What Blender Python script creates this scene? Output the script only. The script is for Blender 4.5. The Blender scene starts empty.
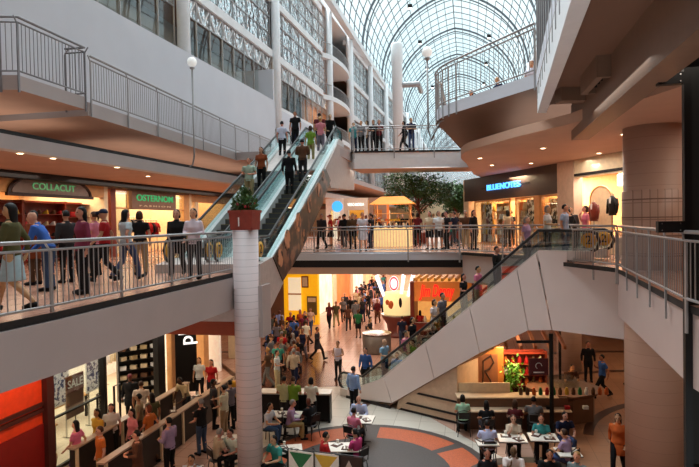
import bpy, math, random
from mathutils import Vector, Matrix, noise
random.seed(7)
R = math.radians
scene = bpy.context.scene
col = scene.collection

# ---------------------------------------------------------------- camera, world, exposure
FPX = 560.0; YAW = R(12.1); PITCH = R(-1.23); ROLL = R(1.07); EYE = Vector((0, 0, 1.35))
fw = Vector((-math.sin(YAW)*math.cos(PITCH), math.cos(YAW)*math.cos(PITCH), math.sin(PITCH)))
r0 = Vector((math.cos(YAW), math.sin(YAW), 0)); u0 = r0.cross(fw)
rt = r0*math.cos(ROLL) - u0*math.sin(ROLL); up = u0*math.cos(ROLL) + r0*math.sin(ROLL)
cam_data = bpy.data.cameras.new('camera'); cam = bpy.data.objects.new('camera', cam_data); col.objects.link(cam)
cam_data.sensor_width = 36.0; cam_data.lens = 36.0*FPX/699.0; cam_data.clip_end = 400; cam_data.clip_start = 0.05
cam.matrix_world = Matrix(((rt.x, up.x, -fw.x, EYE.x), (rt.y, up.y, -fw.y, EYE.y), (rt.z, up.z, -fw.z, EYE.z), (0, 0, 0, 1)))
scene.camera = cam
vs = scene.view_settings
vs.view_transform = 'Standard'; vs.look = 'None'; vs.gamma = 1.0; vs.use_curve_mapping = False
vs.exposure = 0.92
world = bpy.data.worlds.new('world'); scene.world = world; world.use_nodes = True
wn = world.node_tree; wn.nodes.clear()
wo = wn.nodes.new('ShaderNodeOutputWorld'); wb = wn.nodes.new('ShaderNodeBackground')
wt = wn.nodes.new('ShaderNodeTexCoord'); wz = wn.nodes.new('ShaderNodeTexNoise'); wr = wn.nodes.new('ShaderNodeValToRGB')
wz.inputs['Scale'].default_value = 3.0; wz.inputs['Detail'].default_value = 4
wr.color_ramp.elements[0].position = .35; wr.color_ramp.elements[0].color = (.58, .75, .80, 1)
wr.color_ramp.elements[1].position = .65; wr.color_ramp.elements[1].color = (.86, .93, .95, 1)
wn.links.new(wt.outputs['Generated'], wz.inputs['Vector']); wn.links.new(wz.outputs['Fac'], wr.inputs['Fac'])
wn.links.new(wr.outputs['Color'], wb.inputs['Color']); wb.inputs['Strength'].default_value = .8
wn.links.new(wb.outputs[0], wo.inputs[0])

sun = bpy.data.lights.new('sun', 'SUN'); sun.energy = 4.8; sun.angle = R(60); sun.color = (.93, .97, 1)
so = bpy.data.objects.new('sun', sun); so.rotation_euler = (R(-14), R(-22), 0); col.objects.link(so)
def at(px, py, z=None, y=None, x=None):
    """point of the place seen at a photo pixel, on the level z (or plane x / y)"""
    d = fw + rt*((px-349.5)/FPX) + up*((233.5-py)/FPX)
    if z is not None: t = (z-EYE.z)/d.z
    elif y is not None: t = y/d.y
    else: t = x/d.x
    return EYE + d*t
def XY(px, py, z):
    p = at(px, py, z); return (p.x, p.y)

LAMPS = []
ORD = ['first', 'second', 'third', 'fourth', 'fifth', 'sixth', 'seventh', 'eighth', 'ninth', 'tenth', 'eleventh', 'twelfth', 'thirteenth', 'fourteenth', 'fifteenth', 'sixteenth']
def area(name, loc, size, power, color=(1, .72, .45), rot=(0, 0, 0), sy=None):
    l = bpy.data.lights.new(name, 'AREA'); l.energy = power; l.color = color
    if sy: l.shape = 'RECTANGLE'; l.size = size; l.size_y = sy
    else: l.size = size
    l.energy = power*.68
    o = bpy.data.objects.new(name, l); o.location = loc; o.rotation_euler = rot; col.objects.link(o); LAMPS.append(o)
    return o
WARM = (1, .72, .44); PEACH = (1, .87, .75)
# shop and ceiling lighting (at the ceiling fittings of each area, plus added fills marked below)
area('shop_light', (-16.8, 20.5, 3.0), 3, 260, WARM, sy=4.5)
area('shop_light', (-16.8, 26.8, 3.0), 3, 300, WARM, sy=5)
area('shop_light', (-16.8, 34, 3.0), 3, 200, WARM, sy=6)
area('ceiling_and_fill_light', (-13, 12, 3.1), 3, 150, PEACH, sy=9)
area('ceiling_and_fill_light', (-13, 24, 3.1), 3, 190, PEACH, sy=12)
area('ceiling_and_fill_light', (-13, 44, 3.1), 3, 300, PEACH, sy=20)
area('shop_light', (3.4, 28.2, 3.3), 3, 1000, WARM, sy=3)
area('shop_light', (6.0, 23.6, 3.3), 3, 320, PEACH, sy=3)
area('ceiling_and_fill_light', (3.5, 20.3, 3.5), 2, 90, PEACH, sy=5)
area('ceiling_and_fill_light', (7.0, 11, 3.5), 3, 90, PEACH, sy=8)
area('shop_light', (-5, 36, 4.2), 8, 420, PEACH, sy=12)
area('shop_light', (-4, 58, 4.2), 10, 900, PEACH, sy=20)
area('lower_light', (-6, 30, -1.15), 9, 420, (1, .78, .62), sy=11)
area('lower_light', (-6, 44, -1.15), 10, 850, (1, .78, .62), sy=12)
area('lower_light', (-6, 62, -1.15), 10, 1300, (1, .78, .62), sy=18)
area('shop_light', (-14.0, 17.0, -2.0), 4, 330, (1, .84, .66), sy=8)
area('shop_light', (-14.4, 22.6, -2.0), 3, 110, (1, .88, .72), sy=3)
area('lower_light', (-9.2, 20.5, -1.5), 2, 70, WARM, sy=6)
area('soffit_fill_light', (-13.8, 10, 3.75), 3, 60, PEACH, (math.pi, 0, 0), sy=12)  # added upward fill, brightens the left soffit
area('soffit_fill_light', (-13.8, 26, 3.75), 3, 60, PEACH, (math.pi, 0, 0), sy=14)  # added upward fill, farther part of the left soffit
area('ceiling_and_fill_light', (2.9, 10.5, 3.55), 1.2, 18, PEACH, sy=4)  # added fill, brightens the right walkway and its thick column
area('soffit_fill_light', (5.5, 9, 3.9), 3, 14, PEACH, (math.pi, 0, 0), sy=8)  # added upward fill under the near right slab
area('soffit_fill_light', (3.5, 20, 4.0), 4, 70, PEACH, (math.pi, 0, 0), sy=7)  # added upward fill for the underside of the right upper slab
area('lower_light', (8, 26, -1.5), 8, 150, (1, .72, .5), sy=9)
area('lower_light', (1.2, 20.6, -2.6), 1, 30, (1, .72, .5), sy=1.5)  # added fill under the escalator, brightens the beige base wall
area('lower_light', (7.5, 16, -1.5), 3, 30, (1, .72, .5), sy=6)

# ---------------------------------------------------------------- mesh helpers
class MB:
    def __init__(s): s.v = []; s.f = []; s.m = []
    def add(s, vs_, fs, m=0):
        b = len(s.v); s.v += [tuple(v) for v in vs_]
        for f in fs: s.f.append([b+i for i in f]); s.m.append(m)
    def hexa(s, p, m=0):   # 8 points: bottom 4 ccw, top 4 ccw
        s.add(p, [(3, 2, 1, 0), (4, 5, 6, 7), (0, 1, 5, 4), (1, 2, 6, 5), (2, 3, 7, 6), (3, 0, 4, 7)], m)
    def box(s, x0, x1, y0, y1, z0, z1, m=0):
        s.hexa([(x0, y0, z0), (x1, y0, z0), (x1, y1, z0), (x0, y1, z0), (x0, y0, z1), (x1, y0, z1), (x1, y1, z1), (x0, y1, z1)], m); return s
    def cbox(s, c, d, rz=0, m=0):
        ca, sa = math.cos(rz), math.sin(rz); P = []
        for z in (-1, 1):
            for (x, y) in ((-1, -1), (1, -1), (1, 1), (-1, 1)):
                a = x*d[0]/2; b = y*d[1]/2
                P.append((c[0]+a*ca-b*sa, c[1]+a*sa+b*ca, c[2]+z*d[2]/2))
        s.hexa(P, m); return s
    def prism(s, poly, z0, z1, mt=0, ms=None, mb_=None):
        n = len(poly); a = sum(poly[i][0]*poly[(i+1) % n][1]-poly[(i+1) % n][0]*poly[i][1] for i in range(n))
        if a < 0: poly = poly[::-1]
        b = len(s.v); s.v += [(p[0], p[1], z0) for p in poly]+[(p[0], p[1], z1) for p in poly]
        s.f.append([b+i for i in reversed(range(n))]); s.m.append(mt if mb_ is None else mb_)
        s.f.append([b+n+i for i in range(n)]); s.m.append(mt)
        for i in range(n):
            j = (i+1) % n; s.f.append([b+i, b+j, b+n+j, b+n+i]); s.m.append(mt if ms is None else ms)
        return s
    def sideprism(s, prof, w0, w1, m=0, f=None):
        """profile in (u,z), extruded over v in w0..w1, f maps (u,v,z) to xyz"""
        f = f or (lambda u, v, z: (u, v, z)); n = len(prof)
        a = sum(prof[i][0]*prof[(i+1) % n][1]-prof[(i+1) % n][0]*prof[i][1] for i in range(n))
        if a < 0: prof = prof[::-1]
        b = len(s.v); s.v += [f(p[0], w0, p[1]) for p in prof]+[f(p[0], w1, p[1]) for p in prof]
        s.f.append([b+i for i in range(n)]); s.m.append(m); s.f.append([b+n+i for i in reversed(range(n))]); s.m.append(m)
        for i in range(n):
            j = (i+1) % n; s.f.append([b+j, b+i, b+n+i, b+n+j]); s.m.append(m)
        return s
    def tube(s, pts, r, n=8, m=0, cap=True, sx=1, closed=False):
        pts = [Vector(p) for p in pts]; k = len(pts); rs = r if isinstance(r, (list, tuple)) else [r]*k
        b = len(s.v); prev = None
        for i, p in enumerate(pts):
            if closed: t = (pts[(i+1) % k]-pts[i-1])
            else: t = (pts[min(i+1, k-1)]-pts[max(i-1, 0)])
            t.normalize() if t.length > 1e-9 else None
            a = Vector((0, 0, 1)) if abs(t.z) < .95 else Vector((0, 1, 0))
            if prev is not None: a = prev
            x = (a - t*a.dot(t)); x.normalize(); y = t.cross(x); prev = x
            for j in range(n):
                an = 2*math.pi*(j+.5)/n; s.v.append(tuple(p+(x*math.cos(an)+y*math.sin(an)*sx)*rs[i]))
        for i in range(k if closed else k-1):
            i2 = (i+1) % k
            for j in range(n):
                j2 = (j+1) % n; s.f.append([b+i*n+j, b+i*n+j2, b+i2*n+j2, b+i2*n+j]); s.m.append(m)
        if cap and not closed:
            s.f.append([b+j for j in reversed(range(n))]); s.m.append(m)
            s.f.append([b+(k-1)*n+j for j in range(n)]); s.m.append(m)
        return s
    def lathe(s, prof, c=(0, 0, 0), n=24, m=0, sx=1, sy=1):
        b = len(s.v); k = len(prof)
        for (r, z) in prof:
            for j in range(n):
                an = 2*math.pi*j/n; s.v.append((c[0]+r*math.cos(an)*sx, c[1]+r*math.sin(an)*sy, c[2]+z))
        for i in range(k-1):
            for j in range(n):
                j2 = (j+1) % n; s.f.append([b+i*n+j, b+i*n+j2, b+(i+1)*n+j2, b+(i+1)*n+j]); s.m.append(m)
        s.f.append([b+j for j in reversed(range(n))]); s.m.append(m)
        s.f.append([b+(k-1)*n+j for j in range(n)]); s.m.append(m); return s
    def ball(s, c, r, n=12, m=0, sc=(1, 1, 1)):
        k = max(6, n//2+2)
        prof = [(r*math.sin(math.pi*(.02+.96*i/k))*1, -r*math.cos(math.pi*(.02+.96*i/k))*sc[2]) for i in range(k+1)]
        return s.lathe(prof, c, n, m, sc[0], sc[1])
    def build(s, name, mats, parent=None, smooth=False, loc=None):
        me = bpy.data.meshes.new(name); me.from_pydata(s.v, [], s.f); 
        if not isinstance(mats, (list, tuple)): mats = [mats]
        for m in mats: me.materials.append(m)
        if len(mats) > 1: me.polygons.foreach_set('material_index', s.m)
        if smooth: me.polygons.foreach_set('use_smooth', [True]*len(s.f))
        me.update()
        o = bpy.data.objects.new(name, me); col.objects.link(o)
        if parent: o.parent = parent
        if loc: o.location = loc
        return o
def tag(o, label=None, cat=None, group=None, kind=None):
    if label: o['label'] = label
    if cat: o['category'] = cat
    if group: o['group'] = group
    if kind: o['kind'] = kind
    return o
def thing(name, label, cat, loc=(0, 0, 0), rz=0, group=None):
    o = bpy.data.objects.new(name, None); col.objects.link(o); o.empty_display_size = .2
    o.location = loc; o.rotation_euler = (0, 0, rz); return tag(o, label, cat, group)
def struct(name, mb, mats, smooth=False, label=None):
    o = mb.build(name, mats, None, smooth); o['kind'] = 'structure'
    if label: o['label'] = label
    return o
KIDS = {}
def dup(root, loc, rz, label=None, group=None):
    def cp(o, par):
        c = o.copy(); col.objects.link(c); c.parent = par; KIDS[c] = []
        for k in kids(o): KIDS[c].append(cp(k, c))
        return c
    def kids(o):
        if o not in KIDS: KIDS[o] = list(o.children)
        return KIDS[o]
    r = cp(root, None); r.location = loc; r.rotation_euler = (0, 0, rz)
    if label: r['label'] = label
    if group: r['group'] = group
    return r

# ---------------------------------------------------------------- materials
MC = {}
def srgb(r, g, b):
    f = lambda c: ((c/255)/12.92 if c/255 <= .04045 else (((c/255)+.055)/1.055)**2.4)
    return (f(r), f(g), f(b), 1)
def mat(name, c, rough=.6, metal=0, var=.08, scale=6, bump=0, emit=0, spec=.5):
    if name in MC: return MC[name]
    m = bpy.data.materials.new(name); m.use_nodes = True; nt = m.node_tree; b = nt.nodes['Principled BSDF']
    MC[name] = m
    c = srgb(*c) if max(c[:3]) > 1.01 else tuple(c[:3])+(1,)
    b.inputs['Roughness'].default_value = rough; b.inputs['Metallic'].default_value = metal
    b.inputs['Specular IOR Level'].default_value = spec
    n = nt.nodes.new('ShaderNodeTexNoise'); tc = nt.nodes.new('ShaderNodeTexCoord')
    nt.links.new(tc.outputs['Object'], n.inputs['Vector']); n.inputs['Scale'].default_value = scale; n.inputs['Detail'].default_value = 4
    r = nt.nodes.new('ShaderNodeValToRGB'); e = r.color_ramp.elements
    e[0].position = .3; e[1].position = .7
    e[0].color = tuple(x*(1-var) for x in c[:3])+(1,); e[1].color = tuple(min(1, x*(1+var)) for x in c[:3])+(1,)
    nt.links.new(n.outputs['Fac'], r.inputs['Fac']); nt.links.new(r.outputs['Color'], b.inputs['Base Color'])
    if bump:
        bp = nt.nodes.new('ShaderNodeBump'); bp.inputs['Strength'].default_value = bump
        nt.links.new(n.outputs['Fac'], bp.inputs['Height']); nt.links.new(bp.outputs['Normal'], b.inputs['Normal'])
    if emit:
        b.inputs['Emission Color'].default_value = c; b.inputs['Emission Strength'].default_value = emit
    return m
def tile_mat(name, c1, c2, mortar, sx, sy, rough=.3, off=0.0, msize=.01, var=None, vert=False):
    if name in MC: return MC[name]
    m = bpy.data.materials.new(name); m.use_nodes = True; nt = m.node_tree; b = nt.nodes['Principled BSDF']; MC[name] = m
    t = nt.nodes.new('ShaderNodeTexBrick'); tc = nt.nodes.new('ShaderNodeTexCoord'); mp = nt.nodes.new('ShaderNodeMapping')
    nt.links.new(tc.outputs['Object'], mp.inputs['Vector']); nt.links.new(mp.outputs[0], t.inputs['Vector'])
    if vert == 'x': mp.inputs['Rotation'].default_value = (R(-90), 0, R(-90))
    elif vert: mp.inputs['Rotation'].default_value = (R(-90), 0, 0)
    t.offset = off; t.inputs['Scale'].default_value = 1
    t.inputs['Brick Width'].default_value = sx; t.inputs['Row Height'].default_value = sy
    t.inputs['Mortar Size'].default_value = msize; t.inputs['Mortar Smooth'].default_value = .1
    t.inputs['Color1'].default_value = srgb(*c1); t.inputs['Color2'].default_value = srgb(*c2); t.inputs['Mortar'].default_value = srgb(*mortar)
    nt.links.new(t.outputs['Color'], b.inputs['Base Color']); b.inputs['Roughness'].default_value = rough
    return m
def glass_mat(name, tint=(.9, .96, .96), glossy=.12, rough=.02, bump=0, bscale=1):
    if name in MC: return MC[name]
    m = bpy.data.materials.new(name); m.use_nodes = True; nt = m.node_tree; nt.nodes.clear(); MC[name] = m
    o = nt.nodes.new('ShaderNodeOutputMaterial'); mx = nt.nodes.new('ShaderNodeMixShader')
    t = nt.nodes.new('ShaderNodeBsdfTransparent'); g = nt.nodes.new('ShaderNodeBsdfGlossy')
    t.inputs['Color'].default_value = tint+(1,); g.inputs['Roughness'].default_value = rough; g.inputs['Color'].default_value = (.95, .98, 1, 1)
    mx.inputs['Fac'].default_value = glossy
    nt.links.new(t.outputs[0], mx.inputs[1]); nt.links.new(g.outputs[0], mx.inputs[2]); nt.links.new(mx.outputs[0], o.inputs['Surface'])
    if bump:
        n = nt.nodes.new('ShaderNodeTexNoise'); tc = nt.nodes.new('ShaderNodeTexCoord'); bp = nt.nodes.new('ShaderNodeBump')
        nt.links.new(tc.outputs['Object'], n.inputs['Vector']); n.inputs['Scale'].default_value = bscale; n.inputs['Detail'].default_value = 1
        bp.inputs['Strength'].default_value = bump; bp.inputs['Distance'].default_value = .4
        nt.links.new(n.outputs['Fac'], bp.inputs['Height']); nt.links.new(bp.outputs['Normal'], g.inputs['Normal'])
    return m
def objcol_mat(name, rough=.8, weave=0):
    m = bpy.data.materials.new(name); m.use_nodes = True; nt = m.node_tree; b = nt.nodes['Principled BSDF']; MC[name] = m
    i = nt.nodes.new('ShaderNodeObjectInfo'); n = nt.nodes.new('ShaderNodeTexNoise'); tc = nt.nodes.new('ShaderNodeTexCoord')
    mx = nt.nodes.new('ShaderNodeMixRGB'); mx.blend_type = 'MULTIPLY'; mx.inputs['Fac'].default_value = .35
    nt.links.new(tc.outputs['Object'], n.inputs['Vector']); n.inputs['Scale'].default_value = 9
    nt.links.new(i.outputs['Color'], mx.inputs[1]); nt.links.new(n.outputs['Fac'], mx.inputs[2]); nt.links.new(mx.outputs[0], b.inputs['Base Color'])
    b.inputs['Roughness'].default_value = rough; b.inputs['Specular IOR Level'].default_value = .25; return m

M_white = mat('white_wall_paint', (206, 208, 216), .55, var=.03, scale=.6)
M_fascia = mat('grey_fascia_paint', (176, 166, 164), .5, var=.04, scale=1.2)
M_fasciaR = mat('beige_fascia_panel', (182, 164, 158), .45, var=.04, scale=1.2)
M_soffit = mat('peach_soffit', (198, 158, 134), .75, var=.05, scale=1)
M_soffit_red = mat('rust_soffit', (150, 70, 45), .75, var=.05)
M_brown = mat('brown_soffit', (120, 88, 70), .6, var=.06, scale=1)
M_dark = mat('dark_trim_and_gap_shade', (22, 18, 17), .7)  # for dark trims, and for shade painted into recesses and gaps
M_black = mat('black_steel', (14, 13, 13), .45, metal=.3)
M_rail = mat('grey_rail_paint', (158, 156, 156), .35, metal=.35, var=.05)
M_colwhite = mat('white_column_paint', (226, 228, 230), .5, var=.03)
M_colL = tile_mat('pale_column_cladding', (206, 192, 192), (212, 198, 198), (168, 156, 157), 30, .19, .4, msize=.006, vert=True)
M_colR = tile_mat('tan_column_cladding', (192, 162, 144), (196, 166, 148), (176, 146, 130), 30, .3, .5, msize=.006, vert=True)
M_tileclad = tile_mat('beige_ribbed_tile', (190, 160, 142), (200, 168, 150), (150, 122, 106), .16, .42, .35, msize=.01, vert=True)
M_floorU = tile_mat('upper_walkway_tile', (176, 132, 112), (168, 124, 104), (120, 90, 76), .6, .6, .25)
M_floorL = tile_mat('lower_floor_tile', (198, 162, 144), (188, 152, 134), (150, 116, 100), .6, .6, .22)
M_glassV = glass_mat('vault_glass', (.93, .98, .99), .06)
M_glass = glass_mat('clear_glass', (.86, .93, .92), .13)
M_glassE = glass_mat('escalator_glass', (.72, .84, .84), .22)
M_mirror = glass_mat('patterned_facade_glass', (.25, .32, .34), .80, .03, bump=.8, bscale=2.6)
M_wood = mat('warm_wood', (150, 78, 36), .5, var=.25, scale=3)
M_woodL = mat('light_maple_panel', (206, 150, 92), .5, var=.12, scale=3)
M_redwood = mat('red_brown_wood', (120, 40, 18), .5, var=.2, scale=3)
M_cream = mat('cream_plaster', (232, 212, 176), .6)
M_taupe = mat('taupe_sign_board', (128, 96, 78), .6)
M_stepm = mat('escalator_step_metal', (92, 96, 98), .4, metal=.6)
M_rubber = mat('black_handrail_rubber', (16, 16, 18), .35)
M_deck = mat('white_escalator_deck', (214, 214, 212), .35, metal=.1)
M_lamp = mat('lamp_glow', (255, 224, 180), .4, emit=6, var=0)
M_lampw = mat('white_lamp_glow', (255, 244, 224), .4, emit=4, var=0)
M_green = mat('leaf_green', (52, 84, 30), .6, var=.5, scale=4)
M_terra = mat('terracotta_pot', (150, 62, 48), .7, var=.15)
M_chair = mat('black_chair_plastic', (20, 19, 20), .4)
M_tabletop = mat('white_table_top', (222, 216, 204), .35)
M_chrome = mat('chrome_metal', (190, 190, 190), .2, metal=1)
M_paper = mat('white_paper', (238, 236, 230), .7)
M_cloth = objcol_mat('clothing_fabric', .85)
M_skin = objcol_mat('skin', .6)
M_hair = objcol_mat('hair_strands', .55)
M_item = objcol_mat('shop_goods_surface', .45)
M_eye = mat('eye_dark', (20, 14, 12), .3)

def sign_text(s, size, m, parent=None, loc=(0, 0, 0), rot=(R(90), 0, 0), ext=.02, name='lettering', shear=0, w=None):
    cu = bpy.data.curves.new('lettering_curve', 'FONT'); cu.body = s; cu.size = size; cu.extrude = ext; cu.align_x = 'CENTER'; cu.align_y = 'CENTER'; cu.shear = shear
    cu.offset = size*.012
    t = bpy.data.objects.new('tmp', cu); col.objects.link(t)
    dg = bpy.context.evaluated_depsgraph_get(); me = bpy.data.meshes.new_from_object(t.evaluated_get(dg))
    bpy.data.objects.remove(t); me.materials.clear(); me.materials.append(m)
    o = bpy.data.objects.new(name, me); col.objects.link(o); o.location = loc; o.rotation_euler = rot
    if w:
        xs = [v.co.x for v in me.vertices]; k = w/(max(xs)-min(xs))
        for v in me.vertices: v.co.x *= k
    if parent: o.parent = parent
    return o
# ================================================================= THE SETTING
L1, L2, L3 = -5.8, 0.0, 5.1
# lower floor
m = MB(); m.box(-24, 20, 4, 131, L1-.3, L1); struct('floor', m, M_floorL)
M_inlay = tile_mat('pale_marble_inlay', (196, 190, 178), (186, 180, 168), (150, 142, 130), .9, .9, .3)
M_mosd = mat('dark_mosaic', (66, 60, 58), .5, var=.2, scale=30)
M_moso = mat('orange_mosaic', (172, 84, 48), .5, var=.25, scale=30)
M_band = mat('dark_floor_band', (70, 44, 34), .3, var=.1)
M_reddish = mat('brown_floor_reflection', (96, 62, 46), .2, var=.2, scale=2)  # colour of a dark reflection on the floor
def flat(name, pts, z, m, t=.006):
    b = MB(); b.prism(pts, z, z+t); return struct(name, b, m)
flat('floor_patch', [XY(300, 386, L1), XY(345, 386, L1), XY(420, 412, L1), XY(470, 440, L1), XY(520, 467, L1), (0, 13), (-6.2, 13), XY(262, 430, L1)], L1, M_inlay)
flat('floor_patch', [XY(255, 362, L1), XY(335, 350, L1), XY(352, 386, L1), XY(300, 388, L1), XY(258, 392, L1)], L1+.004, M_reddish)  # dark floor reflection, painted as a flat patch
def arcband(cx, cy, r_in, r_out, a0, a1, z, m, name):
    b = MB(); n = 40
    pi = [(cx+r_in*math.cos(a0+(a1-a0)*i/n), cy+r_in*math.sin(a0+(a1-a0)*i/n)) for i in range(n+1)]
    po = [(cx+r_out*math.cos(a0+(a1-a0)*i/n), cy+r_out*math.sin(a0+(a1-a0)*i/n)) for i in range(n+1)]
    for i in range(n):
        b.hexa([(*pi[i], z), (*po[i], z), (*po[i+1], z), (*pi[i+1], z), (*pi[i], z+.006), (*po[i], z+.006), (*po[i+1], z+.006), (*pi[i+1], z+.006)])
    return struct(name, b, m)
CX, CY = -3.0, 15.6
arcband(CX, CY, 3.4, 3.65, 0, 2*math.pi, L1+.008, M_mosd, 'floor_band')
for (a, b_) in ((5, 38), (44, 92), (112, 160), (166, 215)):
    arcband(CX, CY, 2.45, 3.4, R(a), R(b_), L1+.010, M_moso, 'floor_band')
arcband(CX, CY, .01, 2.45, 0, 2*math.pi, L1+.012, M_mosd, 'floor_band')
for (a, b_) in ((38, 44), (92, 112), (160, 166)):
    arcband(CX, CY, 2.45, 3.4, R(a), R(b_), L1+.010, M_mosd, 'floor_band')
# second mosaic field beside the bar
arcband(1.7, 15.2, .01, 1.7, 0, 2*math.pi, L1+.014, M_moso, 'floor_band')
arcband(1.7, 15.2, 1.7, 2.1, 0, 2*math.pi, L1+.014, M_mosd, 'floor_band')
# dark bands of the right-hand hall floor
M_tan = tile_mat('tan_lower_tile', (158, 112, 82), (148, 104, 76), (120, 82, 58), .6, .6, .3)
flat('floor_patch', [(2.3, 13), (20, 13), (20, 60), (9, 60), (4.2, 27), (1.5, 21)], L1, M_tan)
for (c0, r_) in (((9, 18.5), 5.2), ((9, 18.5), 9.4), ((9, 18.5), 13.2)):
    arcband(c0[0], c0[1], r_, r_+.32, R(40), R(170), L1+.009, M_band, 'floor_band')
for (p0, p1) in (((205, 352), (238, 378)), ((238, 378), (205, 402)), ((262, 352), (205, 352))):
    a = Vector(XY(*p0, L1)); b = Vector(XY(*p1, L1)); d = (b-a).normalized(); nn = Vector((-d.y, d.x))*.13
    flat('floor_band', [tuple(a+nn), tuple(b+nn), tuple(b-nn), tuple(a-nn)], L1+.004, M_band)

# ---- level 2: left slab
EL = [(-6.75, 4.0), (-6.45, 7.7), (-6.35, 14.9)]
def slab(name, poly, z, t, top, side, bot, rec=.12):
    m = MB(); m.prism(poly, z-t, z, 0, 1, 2); return struct(name, m, [top, side, bot])
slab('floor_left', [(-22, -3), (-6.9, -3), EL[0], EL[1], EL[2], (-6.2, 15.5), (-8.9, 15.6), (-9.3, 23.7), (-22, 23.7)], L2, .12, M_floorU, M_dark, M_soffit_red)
m = MB(); m.prism([(-22, -3), (-6.86, -3), (-6.71, 4), (-6.41, 7.7), (-6.31, 15.0), (-6.1, 15.5), (-8.9, 15.6), (-9.2, 23.7), (-22, 23.7)], -.98, -.13); struct('trim_1', m, [M_fascia])
m = MB(); m.prism([(-6.3, 14.4), (-5.5, 14.25), (-5.5, 14.9), (-6.3, 15.0)], -1.75, -.35); struct('trim_2', m, [M_fascia]); m = MB(); m.box(-9.3, -6.31, 14.4, 14.7, -1.75, -.99); struct('trim_2', m, [M_soffit_red])
m = MB(); m.box(-10, -6.2, 14.5, 15.6, -1.0, -.985); struct('trim_3', m, [M_soffit_red])
# ---- centre plate
PL = [at(270, 252, 0), at(454, 251, 0)]
yc0, yc1 = PL[0].y, PL[1].y
slab('floor_bridge', [(-22, 23.75), (-9.3, 23.75), (-9.0, yc0), (-.35, 23.6), (2.2, 23.6), (2.2, 46), (-22, 46)], L2, .04, M_floorU, M_white, M_soffit)
m = MB(); m.box(-22, 2.1, 23.8, 45.9, -.34, -.05); struct('trim_4', m, [M_white])
m = MB(); m.box(-21.9, 2.0, 23.95, 45.8, -.66, -.341); struct('trim_5', m, [M_dark])
m = MB(); m.box(-21.8, 1.9, 23.85, 45.7, -.95, -.661); struct('ceiling_lower', m, [M_soffit])
slab('floor_far', [(-22, 50), (14, 50), (14, 90), (-22, 90)], L2, .9, M_floorU, M_white, M_soffit)
# ---- escalator B axis
BN0 = at(350, 398, L1); BN1 = at(562, 262, 0)
BN0 = Vector((BN0.x, BN0.y)); BN1 = Vector((BN1.x, BN1.y)); BE = (BN1-BN0).normalized(); BF = Vector((-BE.y, BE.x)); BW = 1.75
BANG = math.atan2(BE.y, BE.x); BL = (BN1-BN0).length
print('B', BN0, BN1, BL, 'angle', math.degrees(math.atan2(5.8, BL)))
C617 = Vector(XY(617, 268, 0)); C690 = Vector(XY(690, 300, .08)); FT = BN1+BF*BW
print('corner', C617, C690, FT)
RE = [(3.35, -3), (3.45, 5), (C690.x, C690.y), (C617.x, C617.y), (BN1.x, BN1.y), (FT.x, FT.y), (1.2, 21.7), (-.35, 23.6)]
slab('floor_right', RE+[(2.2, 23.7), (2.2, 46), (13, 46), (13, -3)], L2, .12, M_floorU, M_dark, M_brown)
sh = lambda v, d: (v[0]+d, v[1])
m = MB(); m.prism([(3.4, -3), (3.5, 5), (C690.x+.04, C690.y), (C617.x+.02, C617.y), (C617.x+.6, C617.y+1.2), (5.2, 17.8), (4.2, 18.6), (1.3, 21.8), (-.3, 23.7), (13, 23.7), (13, -3)], -1.25, -.13); struct('trim_6', m, [M_fasciaR])
# ---- level 3: left slab
LN = [(-22, -3), (-13.6, -3), (-13.4, 6), XY(-60, 70, L3), XY(0, 75, L3), XY(18, 75, L3), XY(85, 97, L3)]
LM = [XY(88, 102, L3-.1), XY(250, 157, L3-.1)]
_t = (26.9-LM[0][1])/(LM[1][1]-LM[0][1]); LM[1] = (LM[0][0]+(LM[1][0]-LM[0][0])*_t, 26.9)
print('LN', LN, LM)
slab('floor_upper_left', LN+[(-22, LN[-1][1])], L3, .36, M_floorU, M_fascia, M_soffit)
slab('floor_upper_left', [(-22, LM[0][1]), LM[0], LM[1], (LM[1][0], 27), (-9.3, 27), (-6.2, 27), (-6.2, 30), (-9.6, 33), (-9.2, 130), (-22, 130)], L3-.1, .4, M_floorU, M_fascia, M_soffit)
# level-2 ceiling lip, left
def lip(poly, z, m2, name='ceiling_left'):
    m = MB(); m.prism(poly, z, z+.06, 0, 1, 0); struct(name, m, [M_soffit, M_soffit])
lip([(-22, -3), (-9.5, -3), (-10.9, 9), (-10.9, 33), (-10.2, 80), (-22, 80)], 3.2, None)
m = MB(); m.prism([(-11.1, 9), (-10.92, 9), (-10.92, 33), (-10.25, 80), (-10.45, 80), (-11.1, 33)], 3.262, 3.62); struct('trim_7', m, [M_fascia])
m = MB(); m.prism([(-11.3, 9), (-11.1, 9), (-11.1, 33), (-10.45, 80), (-10.7, 80), (-11.3, 33)], 3.62, 3.76); struct('trim_8', m, [M_dark])  # dark strip painted as the shaded gap above the ceiling lip
m = MB(); m.box(-14.8, -14.3, -3, 60, 2.98, 3.195); struct('trim_8', m, [M_dark])
# white wall of level 3, left, and its return
m = MB(); m.prism([(-13.9, -3), (-13.5, 20), (-13.0, 36.7), (-13.3, 36.7), (-13.9, 20), (-14.3, -3)], 5.05, 9.75, 0); struct('wall_left', m, M_white)
m = MB(); m.box(-16, -13.05, 36.72, 36.95, 5.05, 11.9); struct('wall_left_return', m, M_white)
m = MB(); m.box(-22.4, -22, -3.4, 131, L1, 24); struct('wall_west', m, M_cream)
m = MB(); m.box(-22.4, 14, -3.4, -3, L1, 24); struct('wall_south', m, M_brown)
m = MB(); m.box(13, 13.4, -3.4, 131, L1, 24); struct('wall_east', m, M_cream)
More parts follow.
